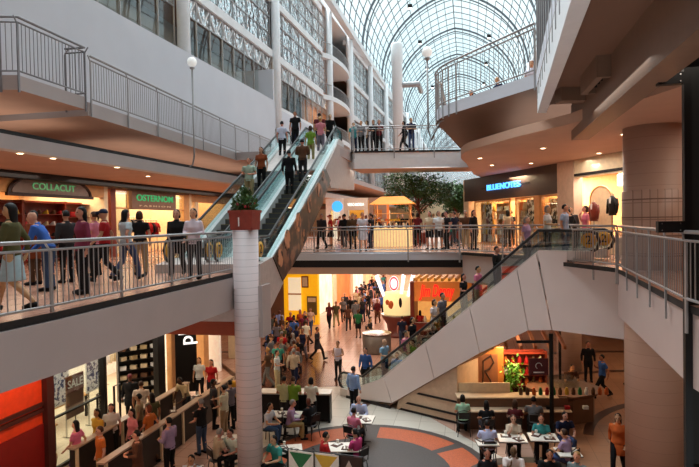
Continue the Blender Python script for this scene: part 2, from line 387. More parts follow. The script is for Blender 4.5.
# ---- level 3: bridge
b0 = at(354, 151, L3); b1 = at(457, 150, L3)
print('bridge', b0, b1)
slab('floor_upper_bridge', [(-6.2, 29.6), (b0.x, b0.y), (b1.x+1.2, b1.y+.1), (b1.x+1.2, b1.y+3), (-6.2, b0.y+3)], L3, .1, M_floorU, M_dark, M_soffit)
m = MB(); m.prism([(-6.15, 29.65), (b0.x, b0.y+.06), (b1.x+1.2, b1.y+.16), (b1.x+1.2, b1.y+2.9), (-6.15, b0.y+2.9)], L3-.95, L3-.1, 0, 0, 1); struct('trim_9', m, [M_colwhite, M_soffit])
# ---- level 3: right slab with rounded nose
c0 = at(440, 108, L3); c1 = at(530, 84, L3)
print('L3 right', c0, c1)
nose = []
pA = Vector((.9, 41)); pB = Vector((-1.05, 20.6)); pC = Vector((-.75, 18.6)); pD = Vector((1.75, 15.3))
P0 = Vector((-.95, 21.2)); P1 = Vector((-1.45, 19.4)); P2 = Vector((-.35, 18.1))
for i in range(9):
    t = i/8; q = P0*(1-t)**2+P1*2*t*(1-t)+P2*t*t; nose.append((q.x, q.y))
L3R = [(pA.x, pA.y)]+nose+[(pD.x, pD.y), (1.25, 7.0), (.9, -3)]
slab('floor_upper_right', L3R+[(13, -3), (13, 41)], L3, .36, M_floorU, M_white, M_brown)
# deeper edge beam of the near part
m = MB(); m.prism([(.9, -3), (1.25, 7.0), (1.76, 15.25), (1.98, 15.3), (1.49, 7), (1.14, -3)], 4.06, L3+.02); struct('trim_10', m, [M_colwhite])
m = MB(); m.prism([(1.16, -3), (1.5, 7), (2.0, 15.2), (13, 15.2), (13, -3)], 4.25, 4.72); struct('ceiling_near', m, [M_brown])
# battened parapet above it
M_batt = mat('grey_parapet_sheet', (140, 140, 146), .5, metal=.2)
m = MB(); m.prism([(.92, -3), (1.27, 7.0), (1.78, 15.2), (1.84, 15.2), (1.33, 7), (.98, -3)], L3+.02, 7.3)
o = struct('wall_parapet', m, [M_batt])
b = MB()
for i in range(26):
    t = i/25; y = -2+17.1*t; x = (.92+.35*(y+3)/10 if y < 7 else 1.27+.51*(y-7)/8.2)
    b.box(x-.035, x-.002, y-.03, y+.03, L3-.7, 7.3)
b.build('batten', M_rail, o)
# soffit plate below (level-2 ceiling, right) with rounded corner
s0 = at(463, 155, 3.6); s1 = at(519, 136, 3.6); s2 = at(570, 124, 3.6); s3 = at(626, 110, 3.6)
cor = [(.25, 29), (-.1, 23)]
Q0 = Vector((-.25, 21.5)); Q1 = Vector((-.38, 19.2)); Q2 = Vector((.3, 18.1))
for i in range(9):
    t = i/8; q = Q0*(1-t)**2+Q1*2*t*(1-t)+Q2*t*t; cor.append((q.x, q.y))
print('soffit', s0, s1, s2, s3)
m = MB(); m.prism(cor+[(s1.x, s1.y), (s2.x, s2.y), (3.0, 12.6), (4.3, 9), (4.3, -3), (13, -3), (13, 33), (1, 33)], 3.6, 3.85); struct('ceiling_right', m, [M_soffit])
# diagonal beams and light coffers under the near slab
M_beam = mat('taupe_beam', (128, 100, 82), .5, var=.05)
def beam(p0, p1, w, z0, z1, name):
    a = Vector(p0); b_ = Vector(p1); d = (b_-a).normalized(); n = Vector((-d.y, d.x))*w/2
    m = MB(); m.prism([tuple(a+n), tuple(b_+n), tuple(b_-n), tuple(a-n)], z0, z1); return struct(name, m, [M_beam])
e0 = at(580, 140, 3.35); e1 = at(699, 44, 3.35)
print('beam', e0, e1)
beam((e0.x, e0.y), (e0.x+(e1.x-e0.x)*1.5, e0.y+(e1.y-e0.y)*1.5), .42, 3.35, 4.26, 'trim_11')
beam((2.0, 13.4), (7, 14.6), .35, 3.95, 4.3, 'trim_12')
def coffer(cx, cy, w, l, label):
    t = thing('ceiling_vent', label, 'vent', (cx, cy, 3.86))
    m = MB()
    for (x0, x1, y0, y1) in ((-w/2, w/2, -l/2, -l/2+.12), (-w/2, w/2, l/2-.12, l/2), (-w/2, -w/2+.12, -l/2+.12, l/2-.12), (w/2-.12, w/2, -l/2+.12, l/2-.12)): m.box(x0, x1, y0, y1, 0, .4)
    m.build('housing', M_beam, t)
    m = MB()
    for i in range(5): m.box(-w/2+.12, w/2-.12, -l/2+.2+i*(l-.4)/4-.02, -l/2+.2+i*(l-.4)/4+.02, .1, .2)
    m.build('louvre', M_dark, t)
coffer(2.75, 11.6, .95, 1.5, 'brown boxed vent in the ceiling beside the white slab edge')
coffer(4.55, 12.0, .9, 1.2, 'brown boxed vent in the ceiling above the thick tan column')

q = at(653.5, 200, y=15.6); CRX, CRY = q.x, 15.6
p = at(248, 350, y=14.3); CLX, CLY = p.x, 14.3
# ---- columns
def column(name, x, y, r, z0, z1, m_, n=32):
    m = MB(); m.lathe([(r, z0), (r, z1)], (x, y, 0), n); o = m.build(name, m_, None, True); o['kind'] = 'structure'; return o
def shade_caps(o):
    for p in o.data.polygons:
        if len(p.vertices) > 4: p.use_smooth = False
cl = column('column', CLX, CLY, .345, L1+.01, 1.17, M_colL); shade_caps(cl)
cr = column('column', CRX, CRY, .70, L1+.01, 4.3, M_colR); shade_caps(cr)
m = MB(); n = 40
m.lathe([(.71, 0.0), (.735, .0), (.735, 1.95), (.705, 1.98)], (CRX, CRY, .02), n); o = m.build('column_cladding', M_tileclad, cr, True)
g = MB()
for z in (.35, .85, 1.3, 1.75): g.lathe([(.737, z), (.742, z+.01), (.737, z+.03)], (CRX, CRY, 0), n)
g.build('cladding_groove', M_beam, cr)
p = at(571, 372, L1); column('column', p.x, p.y+.4, .55, L1+.01, -.9, M_colR)
# slim columns carrying the right and left slabs in view

# ---- left building facade
FX = lambda y: -14.45 + (y-20)*.028
cols_y = [14.0, at(182, 20, x=-14.1).y, at(276, 20, x=-13.6).y, at(330, 20, x=-13.1).y, 62.5, 74, 86, 98, 110, 122, 130]
for i, y in enumerate(cols_y):
    column('column', FX(y)+.25, y, .33 if y < 60 else .4, 5.05, 22.4, M_colwhite, 20)
lev = [9.75, 13.6, 17.6, 21.6]
M_int = mat('office_interior_wall', (118, 124, 130), .7, var=.3, scale=.7)
for i, z in enumerate(lev):
    m = MB(); x0, x1 = FX(-3), FX(52)
    m.prism([(x0-.5, -3), (x0+.12, -3), (x1+.12, 52), (x1-.5, 52)], z-.22, z+.3); struct('trim_%d' % (20+i), m, M_colwhite)
    x0, x1 = FX(62.5), FX(130)
    m = MB(); m.prism([(x0-.5, 62.5), (x0+.12, 62.5), (x1+.12, 130), (x1-.5, 130)], z-.22, z+.3); struct('trim_%d' % (30+i), m, M_colwhite)
    if z < 20:
        m = MB(); m.prism([(-22, -3), (FX(-3)-.5, -3), (FX(52)-.5, 52), (FX(130)-.5, 130), (-22, 130)], z-.15, z); struct('floor_office', m, M_brown)
m = MB(); m.prism([(-22, -3), (FX(-3), -3), (FX(130), 130), (-22, 130)], 22.3, 22.5); struct('ceiling_office', m, M_colwhite)
m = MB(); m.box(-17.6, -17.4, -3, 130, 5.1, 22); struct('wall_office', m, M_int)
wi = 0
def window(y0, y1, z0, z1, style):
    global wi; wi += 1
    w = bpy.data.objects.new('window_%d' % wi, None); col.objects.link(w); w['kind'] = 'structure'
    f = MB(); g = MB(); nx = max(3, round((y1-y0)/1.5)) if style != 'upper' else max(3, round((y1-y0)/2.0))
    def P_(y, z, d): return (FX(y)+d, y, z)
    def bar(ya, za, yb, zb, t=.05):
        f.tube([P_(ya, za, -.06), P_(yb, zb, -.06)], t, 4)
    zt = z1 - (z1-z0)*.32
    for k in range(nx+1):
        y = y0+(y1-y0)*k/nx; bar(y, z0, y, z1, .045)
    for z in (z0, zt, z1): bar(y0, z, y1, z, .05)
    # truss pattern in the band
    if style == 'lower':
        n2 = nx*2
        for k in range(n2):
            ya = y0+(y1-y0)*k/n2; yb = y0+(y1-y0)*(k+1)/n2
            f.tube([P_(ya, zt if k % 2 else z1, -.1), P_(yb, z1 if k % 2 else zt, -.1)], .06, 4, m=1)
    else:
        bar(y0, z0+(z1-z0)*.34, y1, z0+(z1-z0)*.34, .035)
    f.build('window_frame', [M_rail, M_colwhite], w)
    def pane(za, zb, mm):
        g = MB(); g.add([P_(y0, za, -.12), P_(y1, za, -.12), P_(y1, zb, -.12), P_(y0, zb, -.12)], [(0, 1, 2, 3)]); g.build('window_pane', mm, w)
    if style == 'lower': pane(z0, zt, M_glass); pane(zt, z1, M_mirror)
    else: pane(z0, z1, M_mirror)
print(cols_y)
K0, K1, K2, K3 = cols_y[:4]
ys = [(4, K0-.35), (K0+.35, K1-.35), (K1+.35, K2-.35), (K2+.35, K3-.35), (62.9, 73.6), (74.4, 85.6), (86.4, 97.6), (98.4, 109.6), (110.4, 121.6), (122.4, 129.8)]
for (y0, y1) in ys:
    if y0 < 60:
        window(y0, y1, 10.05, 13.38, 'lower')
    else:
        window(y0, y1, 5.4, 9.5, 'upper'); window(y0, y1, 10.05, 13.38, 'upper')
    window(y0, y1, 13.9, 17.38, 'upper'); window(y0, y1, 17.9, 21.38, 'upper')
m = MB(); m.prism([(FX(37), 37), (FX(37)+.25, 37), (FX(52)+.25, 52), (FX(52), 52)], 8.2, 9.75); struct('wall_left', m, M_white)
window(37.2, 51.6, 5.3, 8.2, 'lower')
# recessed balconies between the columns
M_amber = mat('amber_wall', (206, 130, 70), .6, var=.2)
for k, z in enumerate((9.3, 13.2, 17.2)):
    m = MB(); pts = [(FX(52)-2.5, 52.4), (FX(52), 52.4)]
    for j in range(9):
        t = j/8; y = 52.4+9.7*t; pts.append((FX(y)+.9*math.sin(math.pi*t)**.5, y))
    pts += [(FX(62), 62.1), (FX(62)-2.5, 62.1)]
    m.prism(pts, z, z+.45); struct('floor_balcony', m, M_colwhite)
    t_ = thing('balcony_railing', ['white railing of the lowest curved balcony between tall white columns', 'white railing of the middle curved balcony between tall white columns', 'white railing of the topmost curved balcony between tall white columns'][k], 'railing', (FX(57), 57, z+.45))
    hp = [(p[0]-.08-FX(57), p[1]-57, 1.05) for p in pts[1:-1]]
    h = MB(); h.tube(hp, .04, 6); h.build('handrail', M_rail, t_)
    h = MB()
    for j in range(len(hp)-1):
        for q in range(6):
            t = q/6; h.tube([(hp[j][0]*(1-t)+hp[j+1][0]*t, hp[j][1]*(1-t)+hp[j+1][1]*t, 0), (hp[j][0]*(1-t)+hp[j+1][0]*t, hp[j][1]*(1-t)+hp[j+1][1]*t, 1.05)], .018, 4)
    h.build('baluster_panel', M_rail, t_)
m = MB(); m.box(-15.6, -15.4, 52, 62.5, 5.1, 22); struct('wall_balcony', m, M_amber)
area('balcony_light', (-14.2, 57, 13.0), 1.5, 60, WARM, sy=6)
area('office_light', (-15.6, 24, 13.2), 2, 90, WARM, sy=14)
area('office_light', (-15.6, 43, 13.2), 2, 90, WARM, sy=14)
# ---- tall white duct column
p = at(397, 60, y=70); 
m = MB(); m.lathe([(.66, 5.2), (.66, 21.0), (.74, 21.1), (.74, 23.2), (.66, 23.4), (.2, 23.5)], (p.x, 70, 0), 28); o = m.build('column_duct', M_colwhite, None, True); o['kind'] = 'structure'
m = MB(); m.tube([(p.x, 70, 18.2), (p.x+2.6, 70, 18.2), (p.x+2.6, 74, 18.2)], .35, 10); m.build('duct_pipe', M_rail, o)
# ---- right building facade (mostly hidden)
for i, y in enumerate((42, 54, 66, 80, 94, 108, 122)):
    column('column', 8.3, y, .4, 5.1, 22.4, M_colwhite, 18)
for i, z in enumerate(lev):
    m = MB(); m.box(8.1, 8.7, 15, 130, z-.22, z+.3); struct('trim_%d' % (40+i), m, M_colwhite)
m = MB(); m.box(8.75, 8.8, 15, 130, 5.1, 22.3); struct('wall_east_bounce', m, M_colwhite)  # pale sheet added instead of glazing, whitens reflections in the left windows
m = MB(); m.box(8.3, 13, -3, 130, 22.3, 22.5); struct('ceiling_east', m, M_colwhite)
VE = 244
# ---- far end wall
m = MB(); m.box(-22, 13, 130.2, 130.5, L1, 9); struct('wall_north', m, M_cream)
m = MB(); m.box(-12, 9, VE+.3, VE+.4, 5.1, 36); struct('window_north', m, M_mirror)
for z in [5.4]+lev:
    m = MB(); m.box(-12.3, -11.4, 131, VE, z-.3, z+.4); m.box(8.1, 8.7, 131, VE, z-.3, z+.4); struct('trim_51', m, M_colwhite)
m = MB(); m.box(-12.6, -12.4, 131, VE, 5.1, 22); m.box(8.8, 9, 131, VE, 5.1, 22); struct('window_far', m, M_mirror)
for y in range(142, 244, 12): column('column', -11.6, y, .45, 5.1, 22, M_colwhite, 14)
m = MB(); m.box(-22, 13, 130.6, VE+1, 4.9, 5.1); struct('floor_far', m, M_floorU)

# ---- glass vault
VX0, VX1, VZ = -12.6, 8.6, 22.3; VC = (VX0+VX1)/2; VR = (VX1-VX0)/2; VH = 10.2; VE = 244
def vp(a): # a 0..1 from left spring to right spring
    th = math.pi*(1-a); return (VC+VR*math.cos(th), VZ+VH*math.sin(th)**.9+2.0*(1-abs(math.cos(th))))
NA = 26
M_vframe = mat('dark_grey_vault_steel', (92, 98, 104), .5, metal=.3)
rib = MB(); heavy = MB(); pur = MB()
y = 6.0; k = 0
while y <= VE:
    pts = [(vp(i/NA)[0], y, vp(i/NA)[1]) for i in range(NA+1)]
    (heavy if k % 6 == 0 else rib).tube(pts, .17 if k % 6 == 0 else .065, 4)
    if k % 6 == 0: heavy.tube([(VC+(p[0]-VC)*.955, p[1], VZ+(p[2]-VZ)*.955) for p in pts], .1, 4)
    y += 2.6; k += 1
for i in range(0, NA+1):
    a = vp(i/NA); pur.tube([(a[0], 6, a[1]), (a[0], VE, a[1])], .10 if i % 13 == 0 else .06, 4)
va = struct('ceiling_vault', rib, M_vframe)
heavy.build('arch_rib', M_vframe, va); pur.build('purlin', M_vframe, va)
g = MB()
for i in range(NA):
    a, b_ = vp(i/NA), vp((i+1)/NA); g.add([(a[0], -3, a[1]), (b_[0], -3, b_[1]), (b_[0], VE, b_[1]), (a[0], VE, a[1])], [(0, 1, 2, 3)])
g.build('vault_glass', M_glassV, va)
m = MB(); m.box(VX0-.3, VX0+.3, -3, VE, 21.9, 22.6); m.box(VX1-.3, VX1+.3, -3, VE, 21.9, 22.6); struct('trim_50', m, M_colwhite)
# floodlights on the arches
fl = None
for k, y in enumerate((45, 60.6, 76.2, 91.8, 107.4, 123)):
    for s, i in ((-1, 8), (1, 18)):
        a = vp(i/NA); loc = (a[0]-(a[0]-VC)*.1, y, a[1]-1.6)
        if fl is None:
            fl = thing('floodlight', 'x', 'floodlight', loc, 0, 'floodlights under the glass vault')
            b = MB(); b.box(-.3, .3, -.3, .3, -.25, .25); b.tube([(0, 0, .25), (0, 0, .6)], .05, 6); b.build('lamp_body', M_black, fl)
            b = MB(); b.box(-.24, .24, -.24, .24, -.28, -.25); b.build('lens', M_lampw, fl); o = fl
        else: o = dup(fl, loc, 0)
        o['label'] = f"small dark floodlight, {ORD[k]} nearest on the {'left' if s < 0 else 'right'} side of the glass vault"
# ================================================================= RAILINGS
def railing(label, pts, z, h=1.1, post=1.9, bal=.125, posts=True, drop=.42, group='grey bar railings of the walkways', mat_=None, cant=.12):
    mat_ = mat_ or M_rail
    o = Vector((pts[0][0], pts[0][1], z)); t = thing('railing', label, 'railing', o, 0)
    P = [Vector((p[0], p[1], z))-o for p in pts]
    def line(hh, r, name):
        m = MB(); m.tube([p+Vector((0, 0, hh)) for p in P], r, 8); m.build(name, mat_, t, True)
    line(h, .032, 'handrail'); line(h-.13, .022, 'middle_rail'); line(.1, .022, 'bottom_rail')
    for i in range(len(P)-1):
        a, b = P[i], P[i+1]; L = (b-a).length; d = (b-a).normalized(); n = max(1, round(L/post))
        for k in range(n+1):
            if k == n and i < len(P)-2: continue
            q = a+(b-a)*(k/n); m = MB(); rz = math.atan2(d.y, d.x); nrm = Vector((-d.y, d.x, 0))
            m.cbox((q.x, q.y, (h-.16-drop)/2), (.055, .03, h-.16+drop), rz)
            m.tube([q+Vector((0, 0, h-.17)), q+Vector((0, 0, h))+d*(-cant)], .02, 5)
            m.build('post', mat_, t)
        for k in range(n):
            qa = a+(b-a)*(k/n); qb = a+(b-a)*((k+1)/n); nb = max(2, int((qb-qa).length/bal)); m = MB()
            for j in range(1, nb):
                q = qa+(qb-qa)*(j/nb); m.cbox((q.x, q.y, (h-.13+.1)/2), (.014, .014, h-.23), math.atan2(d.y, d.x))
            m.build('baluster_panel', mat_, t)
    return t
railing('grey bar railing along the left walkway edge in front of the two green-lettered shops', [(-6.86, 4.0), (-6.52, 7.7), (-6.40, 14.85), (-6.12, 15.0)], 0, 1.12, 1.85)
railing('grey bar railing across the middle bridge in front of the glowing cart', [(-9.0, yc0-.04), (-.42, 23.52)], 0, 1.1, 1.95)
railing('grey railing beside the far side of the right escalator, before the blue-lettered shop', [(-.40, 23.5), (1.2, 21.66), (FT.x-.05, FT.y+.02)], 0, 1.1, 2.0)
railing('grey railing around the landing in front of the yellow number discs', [(BN1.x+.3, BN1.y-.12), (C617.x-.02, C617.y-.02)], 0, 1.1, 1.0)
railing('grey railing running towards the viewer beside the thick tan column', [(C617.x-.0, C617.y-.1), (C690.x-.05, C690.y), (3.4, 5.2)], 0, 1.1, 1.25, .14)
nearp = [Vector(p) for p in LN[3:]]
railing('dark railing of the upper left balcony with a bent corner', [(p.x+.02, p.y) for p in nearp]+[(LN[-1][0]-.6, LN[-1][1]-.03)], L3, 1.42, 1.9, .13, mat_=mat('dark_grey_rail', (132, 132, 136), .35, metal=.3))
railing('long grey railing of the upper left walkway against the white wall', [(LM[0][0]+.04, LM[0][1]+.1), (LM[1][0]+.04, LM[1][1]-.1), (LM[1][0]-.05, 32.2)], L3-.1, 1.36, 2.1, .13)
railing('thin railing of the upper bridge with people leaning over it', [(-6.1, 29.55), (b0.x, b0.y-.03), (b1.x+.9, b1.y)], L3, 1.3, 2.3, .18)
railing('curved grey railing on the rounded upper right balcony', [(nose[0][0], 26)]+nose+[(pD.x-.03, pD.y+.05)], L3, 1.3, 3.2, .2)
# ================================================================= ESCALATORS
M_art = mat('brown_art_print', (60, 34, 26), .4, var=.8, scale=1.6)
_r = [n_ for n_ in M_art.node_tree.nodes if n_.type == 'VALTORGB'][0].color_ramp; _r.elements[0].position = .42; _r.elements[0].color = (.012, .007, .005, 1); _r.elements[1].position = .6; _r.elements[1].color = (.30, .13, .07, 1)
_e = _r.elements.new(.52); _e.color = (.06, .025, .015, 1)
M_num = mat('yellow_sign_disc', (206, 156, 40), .45)
M_cast = mat('black_lettering', (20, 18, 16), .5)
def escalator(label, B, E, w, L, h, z0, deckm, side_art=None, side=True, disc=True, newel_disc_end='low', lo=1.2, hi=1.1, depth=1.1, hrtop=.95, rightside=None):
    """B: start of the incline on the lower floor (axis), E: unit direction, w: width"""
    t = thing('escalator', label, 'escalator', (B.x, B.y, z0), math.atan2(E.y, E.x))
    s = h/L
    iw = w/2-.28     # half clear width
    n = int(L/.4)
    for k in range(n):
        x0 = L*k/n; x1 = L*(k+1)/n; z = h*(k+1)/n
        m = MB(); m.box(x0, x1+.03, -iw, iw, z-.2, z); 
        for j in range(14):
            y = -iw+(2*iw)*(j+.5)/14; m.box(x0+.01, x1, y-.008, y+.008, z, z+.008, 1)
        m.box(x0, x0+.02, -iw, iw, z-.012, z+.009, 2)
        m.build('step', [M_stepm, M_black, mat('step_edge_yellow', (150, 140, 90), .5)], t)
    m = MB(); m.box(-lo, 0, -iw, iw, -.06, .012); m.build('comb_plate', M_chrome, t)
    m = MB(); m.box(L, L+hi, -iw, iw, h-.06, h+.012); m.build('comb_plate', M_chrome, t)
    # truss body under the steps
    m = MB(); m.sideprism([(-lo, 0), (0, 0), (L, h-.22), (L+hi, h-.07), (L+hi, h-depth*.9), (L+.1, h-depth*.95), (depth*.45, -.02), (-lo, -.02)], -w/2+.05, w/2-.05); m.build('truss', deckm, t)
    for sd in (-1, 1):
        yi = sd*(w/2-.14)
        # deck / skirt
        prof = [(-lo, .02), (-.1, .02), (0, .06), (L, h+.06), (L+.15, h+.06), (L+hi, h+.06), (L+hi, h+.34), (L-.05, h+.34), (-.15, .3), (-lo, .3)]
        m = MB(); ya, yb = sorted((sd*iw, sd*w/2)); m.sideprism(prof, ya, yb); m.build('balustrade_deck', deckm, t)
        # glass
        g = MB(); top = hrtop-.03
        gp = [(-lo+.05, .3), (-.15, .3), (L-.05, h+.34), (L+hi-.05, h+.34), (L+hi+.1, h+.6), (L+hi, h+top), (L-.1, h+top), (-.2, top), (-lo, top), (-lo-.15, .6)]
        g.sideprism(gp, yi-.006, yi+.006); g.build('glass_balustrade', M_glassE, t)
        hp = [(-lo+.1, yi, .25), (-lo-.12, yi, .38), (-lo-.2, yi, .62), (-lo-.1, yi, .86), (-lo+.1, yi, hrtop), (-.2, yi, hrtop), (L*.5, yi, h*.5+hrtop+.02), (L-.1, yi, h+hrtop), (L+hi-.1, yi, h+hrtop), (L+hi+.1, yi, h+.86), (L+hi+.18, yi, h+.62), (L+hi+.1, yi, h+.4), (L+hi-.1, yi, h+.3)]
        m = MB(); m.tube(hp, .05, 8, sx=.8); m.build('handrail', M_rubber, t, True)
        if disc:
            xe, ze = (-lo-.02, .62) if newel_disc_end == 'low' else (L+hi-.1, h+.66)
            for ss in (-1,):
                d = MB(); d.tube([(xe, yi-.03+ss*.02, ze), (xe, yi-.03+ss*.05, ze)], .22, 24); do = d.build('number_disc', M_num, t, True)
                do['label'] = 'yellow disc with a black 2'
                tx = sign_text('2', .36, M_cast, do, (xe, yi-.03+ss*.055, ze), (R(90), 0, 0), .004)
    return t
# A: pair rising to the upper left
A0 = Vector((-7.2, 15.9)); A1 = Vector((-7.75, 27.0)); AE = (A1-A0).normalized(); AL = (A1-A0).length; AF = Vector((-AE.y, AE.x)); AW = 1.5
E1 = escalator('left escalator of the rising pair, beside the green-lettered shop', A0+AF*.75, AE, AW, AL, 5.1, 0, M_deck, hi=1.4)
E2 = escalator('right escalator of the rising pair, its side hung with a dark brown picture panel', A0-AF*.75, AE, AW, AL, 5.1, 0, M_deck, hi=1.4)
fA = lambda u, v, z: (u, v, z)
def onside(px, py):
    """length along / height on the outer flank of the pair for a photo pixel"""
    o = A0-AF*(AW+.04); d = at(px, py, z=0 if py > 225 else 9)-EYE; n = Vector((AF.x, AF.y, 0)); t = (Vector((o.x, o.y, 0))-EYE).dot(n)/d.dot(n); p = EYE+d*t
    return ((Vector((p.x, p.y))-A0).dot(AE), p.z)
v0 = -AW/2-.05
ART = [onside(*p) for p in ((272, 257), (325, 169), (330, 180), (322, 203), (300, 252), (282, 281))]
m = MB(); m.sideprism(ART, v0-.03, v0); ap = m.build('art_panel', M_art, E2); ap['label'] = 'dark brown picture panel of faces'
M_face = mat('pale_sepia_print', (170, 116, 82), .5, var=.6, scale=3)
_r = [n_ for n_ in M_face.node_tree.nodes if n_.type == 'VALTORGB'][0].color_ramp; _r.elements[0].position = .44; _r.elements[0].color = (.03, .012, .008, 1); _r.elements[1].position = .56
for (px, py, r) in ((279, 258, .28), (286, 240, .34), (297, 222, .34), (303, 236, .26), (308, 205, .3), (318, 190, .3), (322, 176, .22)):
    u, z = onside(px, py); m = MB(); m.tube([(u, v0-.045, z), (u, v0-.031, z)], r, 16); m.build('printed_face', M_face, ap)
M_case = mat('beige_casing', (190, 178, 172), .5)
for prof in ([onside(*p) for p in ((260, 264), (272, 257), (283, 283), (266, 318), (260, 322))], [onside(*p) for p in ((337, 144), (325, 169), (331, 188), (354, 190), (354, 153))]):
    c = MB(); c.sideprism(prof, v0, AW*1.5); c.build('end_casing', M_case, E2)
# B: rising to the right from the lower floor
BT = 2.2
def upx(px, z=0):
    """length along the flank of the right escalator whose point at height z shows at that photo column"""
    lo_, hi_ = 0.0, 20.0
    for _ in range(40):
        mid = (lo_+hi_)/2; q = BN0+BE*mid; d = Vector((q.x, q.y, z))-EYE
        if 349.5+FPX*d.dot(rt)/d.dot(fw) < px: lo_ = mid
        else: hi_ = mid
    return lo_
UT = upx(540, .2); UH = upx(588, .7)
Bax = BN0+BF*(BW/2)+BE*BT*.35
BLr = UT-BT*.35; HI = UH-UT+.1
E3 = escalator('escalator rising from the food hall to the right walkway, with a solid panelled side', Bax, BE, BW, BLr, 5.8, L1, mat('white_panel_edge', (206, 196, 190), .4), newel_disc_end='high', hi=HI, lo=1.3)
# solid panelled flank in separate panels
PM = mat('pinkish_white_panel', (230, 218, 214), .4, var=.03, scale=.8)
near = -BW/2-.04
def zt(u): return max(0, min(5.8, u*5.8/BLr))
lowpts = [(1.0, 0.0), (BLr*.9, 5.8-2.25), (BLr+.2, 5.8-2.1), (BL-BT*.35+(C617-BN1).length+.02, 5.8-2.15)]
Ltot = lowpts[-1][0]
def zl(u):
    if u < lowpts[0][0]: return .0
    for (a, b) in zip(lowpts, lowpts[1:]):
        if u <= b[0]: return a[1]+(b[1]-a[1])*(u-a[0])/(b[0]-a[0])
    return lowpts[-1][1]
cuts = [-.9, 1.0, 2.9, 4.7, 6.4, BLr-.1]
for i in range(len(cuts)-1):
    a, b = cuts[i]+.012, cuts[i+1]-.012; k = .35
    top = lambda u: (.30 if u < 0 else zt(u)+.32)
    al, bl = a+(k if i else 0), b+k
    bl = min(bl, BLr+.25) if i < len(cuts)-2 else BLr+.35
    m = MB(); m.sideprism([(a, top(a)), (b, top(b)), (bl, zl(bl)), (al, zl(al) if i else .01)]+([(a, .01)] if i == 0 else []), near, near+.05); m.build('side_panel', PM, E3)
m = MB(); m.sideprism([(BLr+.38, zl(BLr+.4)), (BLr-.06, 6.12), (BL-BT*.35+.15, 6.12), (BL-BT*.35+.15, 5.68), (Ltot, 5.68), (Ltot, zl(Ltot))], near, near+.05); m.build('side_panel', PM, E3)
m = MB(); m.sideprism([(u, zl(u)) for u in (1.0, 2, 4, BLr*.9, BLr+.2, Ltot)]+[(Ltot, zl(Ltot)+.1), (BLr*.9, zl(BLr*.9)+.1), (1.2, .08)], near+.05, BW/2); m.build('underside_casing', mat('brown_casing', (140, 104, 84), .5), E3)
# plinth of the panelled side and the beige wall below it
m = MB(); m.sideprism([(-.9, 0), (-.9, .1), (1.3, .1), (1.3, 0)], near-.06, near-.001); m.build('plinth', M_dark, E3)
def Bw(u, v): q = BN0+BE*u+BF*v; return (q.x, q.y)
u0_ = BT*.35
M_bw = mat('beige_base_wall', (206, 178, 150), .6)
UC = 4.9
def lowB(u): return L1+zl(u-u0_)
bw = MB()
prof = [(u0_+1.5, L1+.01)]+[(u, lowB(u)-.02) for u in (u0_+1.6, u0_+3, UC)]+[(UC, L1+.01)]
bw.sideprism(prof, .05, .15, 0, lambda u, v, z: (*Bw(u, v), z))
bw.sideprism([(.15, L1+.01), (3.0, L1+.01), (3.0, lowB(UC)-.02), (.15, lowB(UC)-.02)], UC-.1, UC, 0, lambda v, u, z: (*Bw(u, v), z))
struct('wall_understair', bw, M_bw)
bs = MB()
for z in (.02, .3, .75): bs.sideprism([(u0_+1.6+z*1.1, L1+z), ((UC+.03), L1+z), ((UC+.03), L1+z+.07), (u0_+1.7+z*1.1, L1+z+.07)], .02, .05, 0, lambda u, v, z: (*Bw(u, v), z))
for z in (.02, .3, .75): bs.sideprism([(.1, L1+z), (3.0, L1+z), (3.0, L1+z+.07), (.1, L1+z+.07)], UC, (UC+.03), 0, lambda v, u, z: (*Bw(u, v), z))
struct('baseboard_understair', bs, M_dark)

# ================================================================= LAMP POSTS
def globe_lamp(label, x, y, zb, zt_, r, hook):
    t = thing('globe_lamp', label, 'lamp', (x, y, zb))
    m = MB(); H_ = zt_-zb
    m.tube([(hook[0], hook[1], hook[2]), (hook[0]*.6, hook[1]*.6, hook[2]-.12), (hook[0]*.15, hook[1]*.15, -.12), (0, 0, .25), (0, 0, H_-r-.04)], .035, 8); m.build('pole', M_rail, t, True)
    m = MB(); m.lathe([(.05, 0), (.1, .03), (.1, .08), (.04, .1)], (0, 0, H_-r-.1), 14); m.build('collar', M_rail, t, True)
    m = MB(); m.ball((0, 0, H_), r, 20); m.build('globe', mat('opal_glass', (226, 228, 226), .25, emit=.25), t, True)
p = at(192, 62, x=-10.9); globe_lamp('white globe lamp on a thin pole outside the upper left railing', p.x, p.y, 3.9, p.z, .2, (-.5, 0, -.1))
p = at(427, 52, y=19.4); globe_lamp('white globe lamp on a thin pole at the rounded upper right balcony', p.x, p.y, 4.2, p.z, .18, (.65, .15, .62))
# ================================================================= BLACK BANNER FRAME
t = thing('banner_frame', 'tall black steel banner frame clamped to the near right railing', 'banner frame', (3.62, 9.3, -3.0))
q = at(691, 240, y=9.3); 
m = MB(); m.box(q.x-3.62-.10, q.x-3.62+.0, -.05, .05, 0, 7.0); m.build('upright', M_black, t)
m = MB(); m.box(q.x-3.62+.0, q.x-3.62+1.2, -.04, .04, 0.6, 6.85); m.build('banner_panel', mat('black_banner_cloth', (16, 18, 16), .7), t)
for py in (80, 227):
    a = at(657, py, y=9.3); m = MB(); m.box(a.x-3.62, q.x-3.62-.1, -.06, .06, a.z+3-.085, a.z+3+.085); ar = m.build('arm', M_black, t)
    m = MB()
    for (dx, dz) in ((.05, .05), (.05, -.05), (.3, .05), (.3, -.05)): m.tube([(a.x-3.62+dx, -.06, a.z+3+dz), (a.x-3.62+dx, -.075, a.z+3+dz)], .012, 8)
    m.build('bolt', M_chrome, ar)
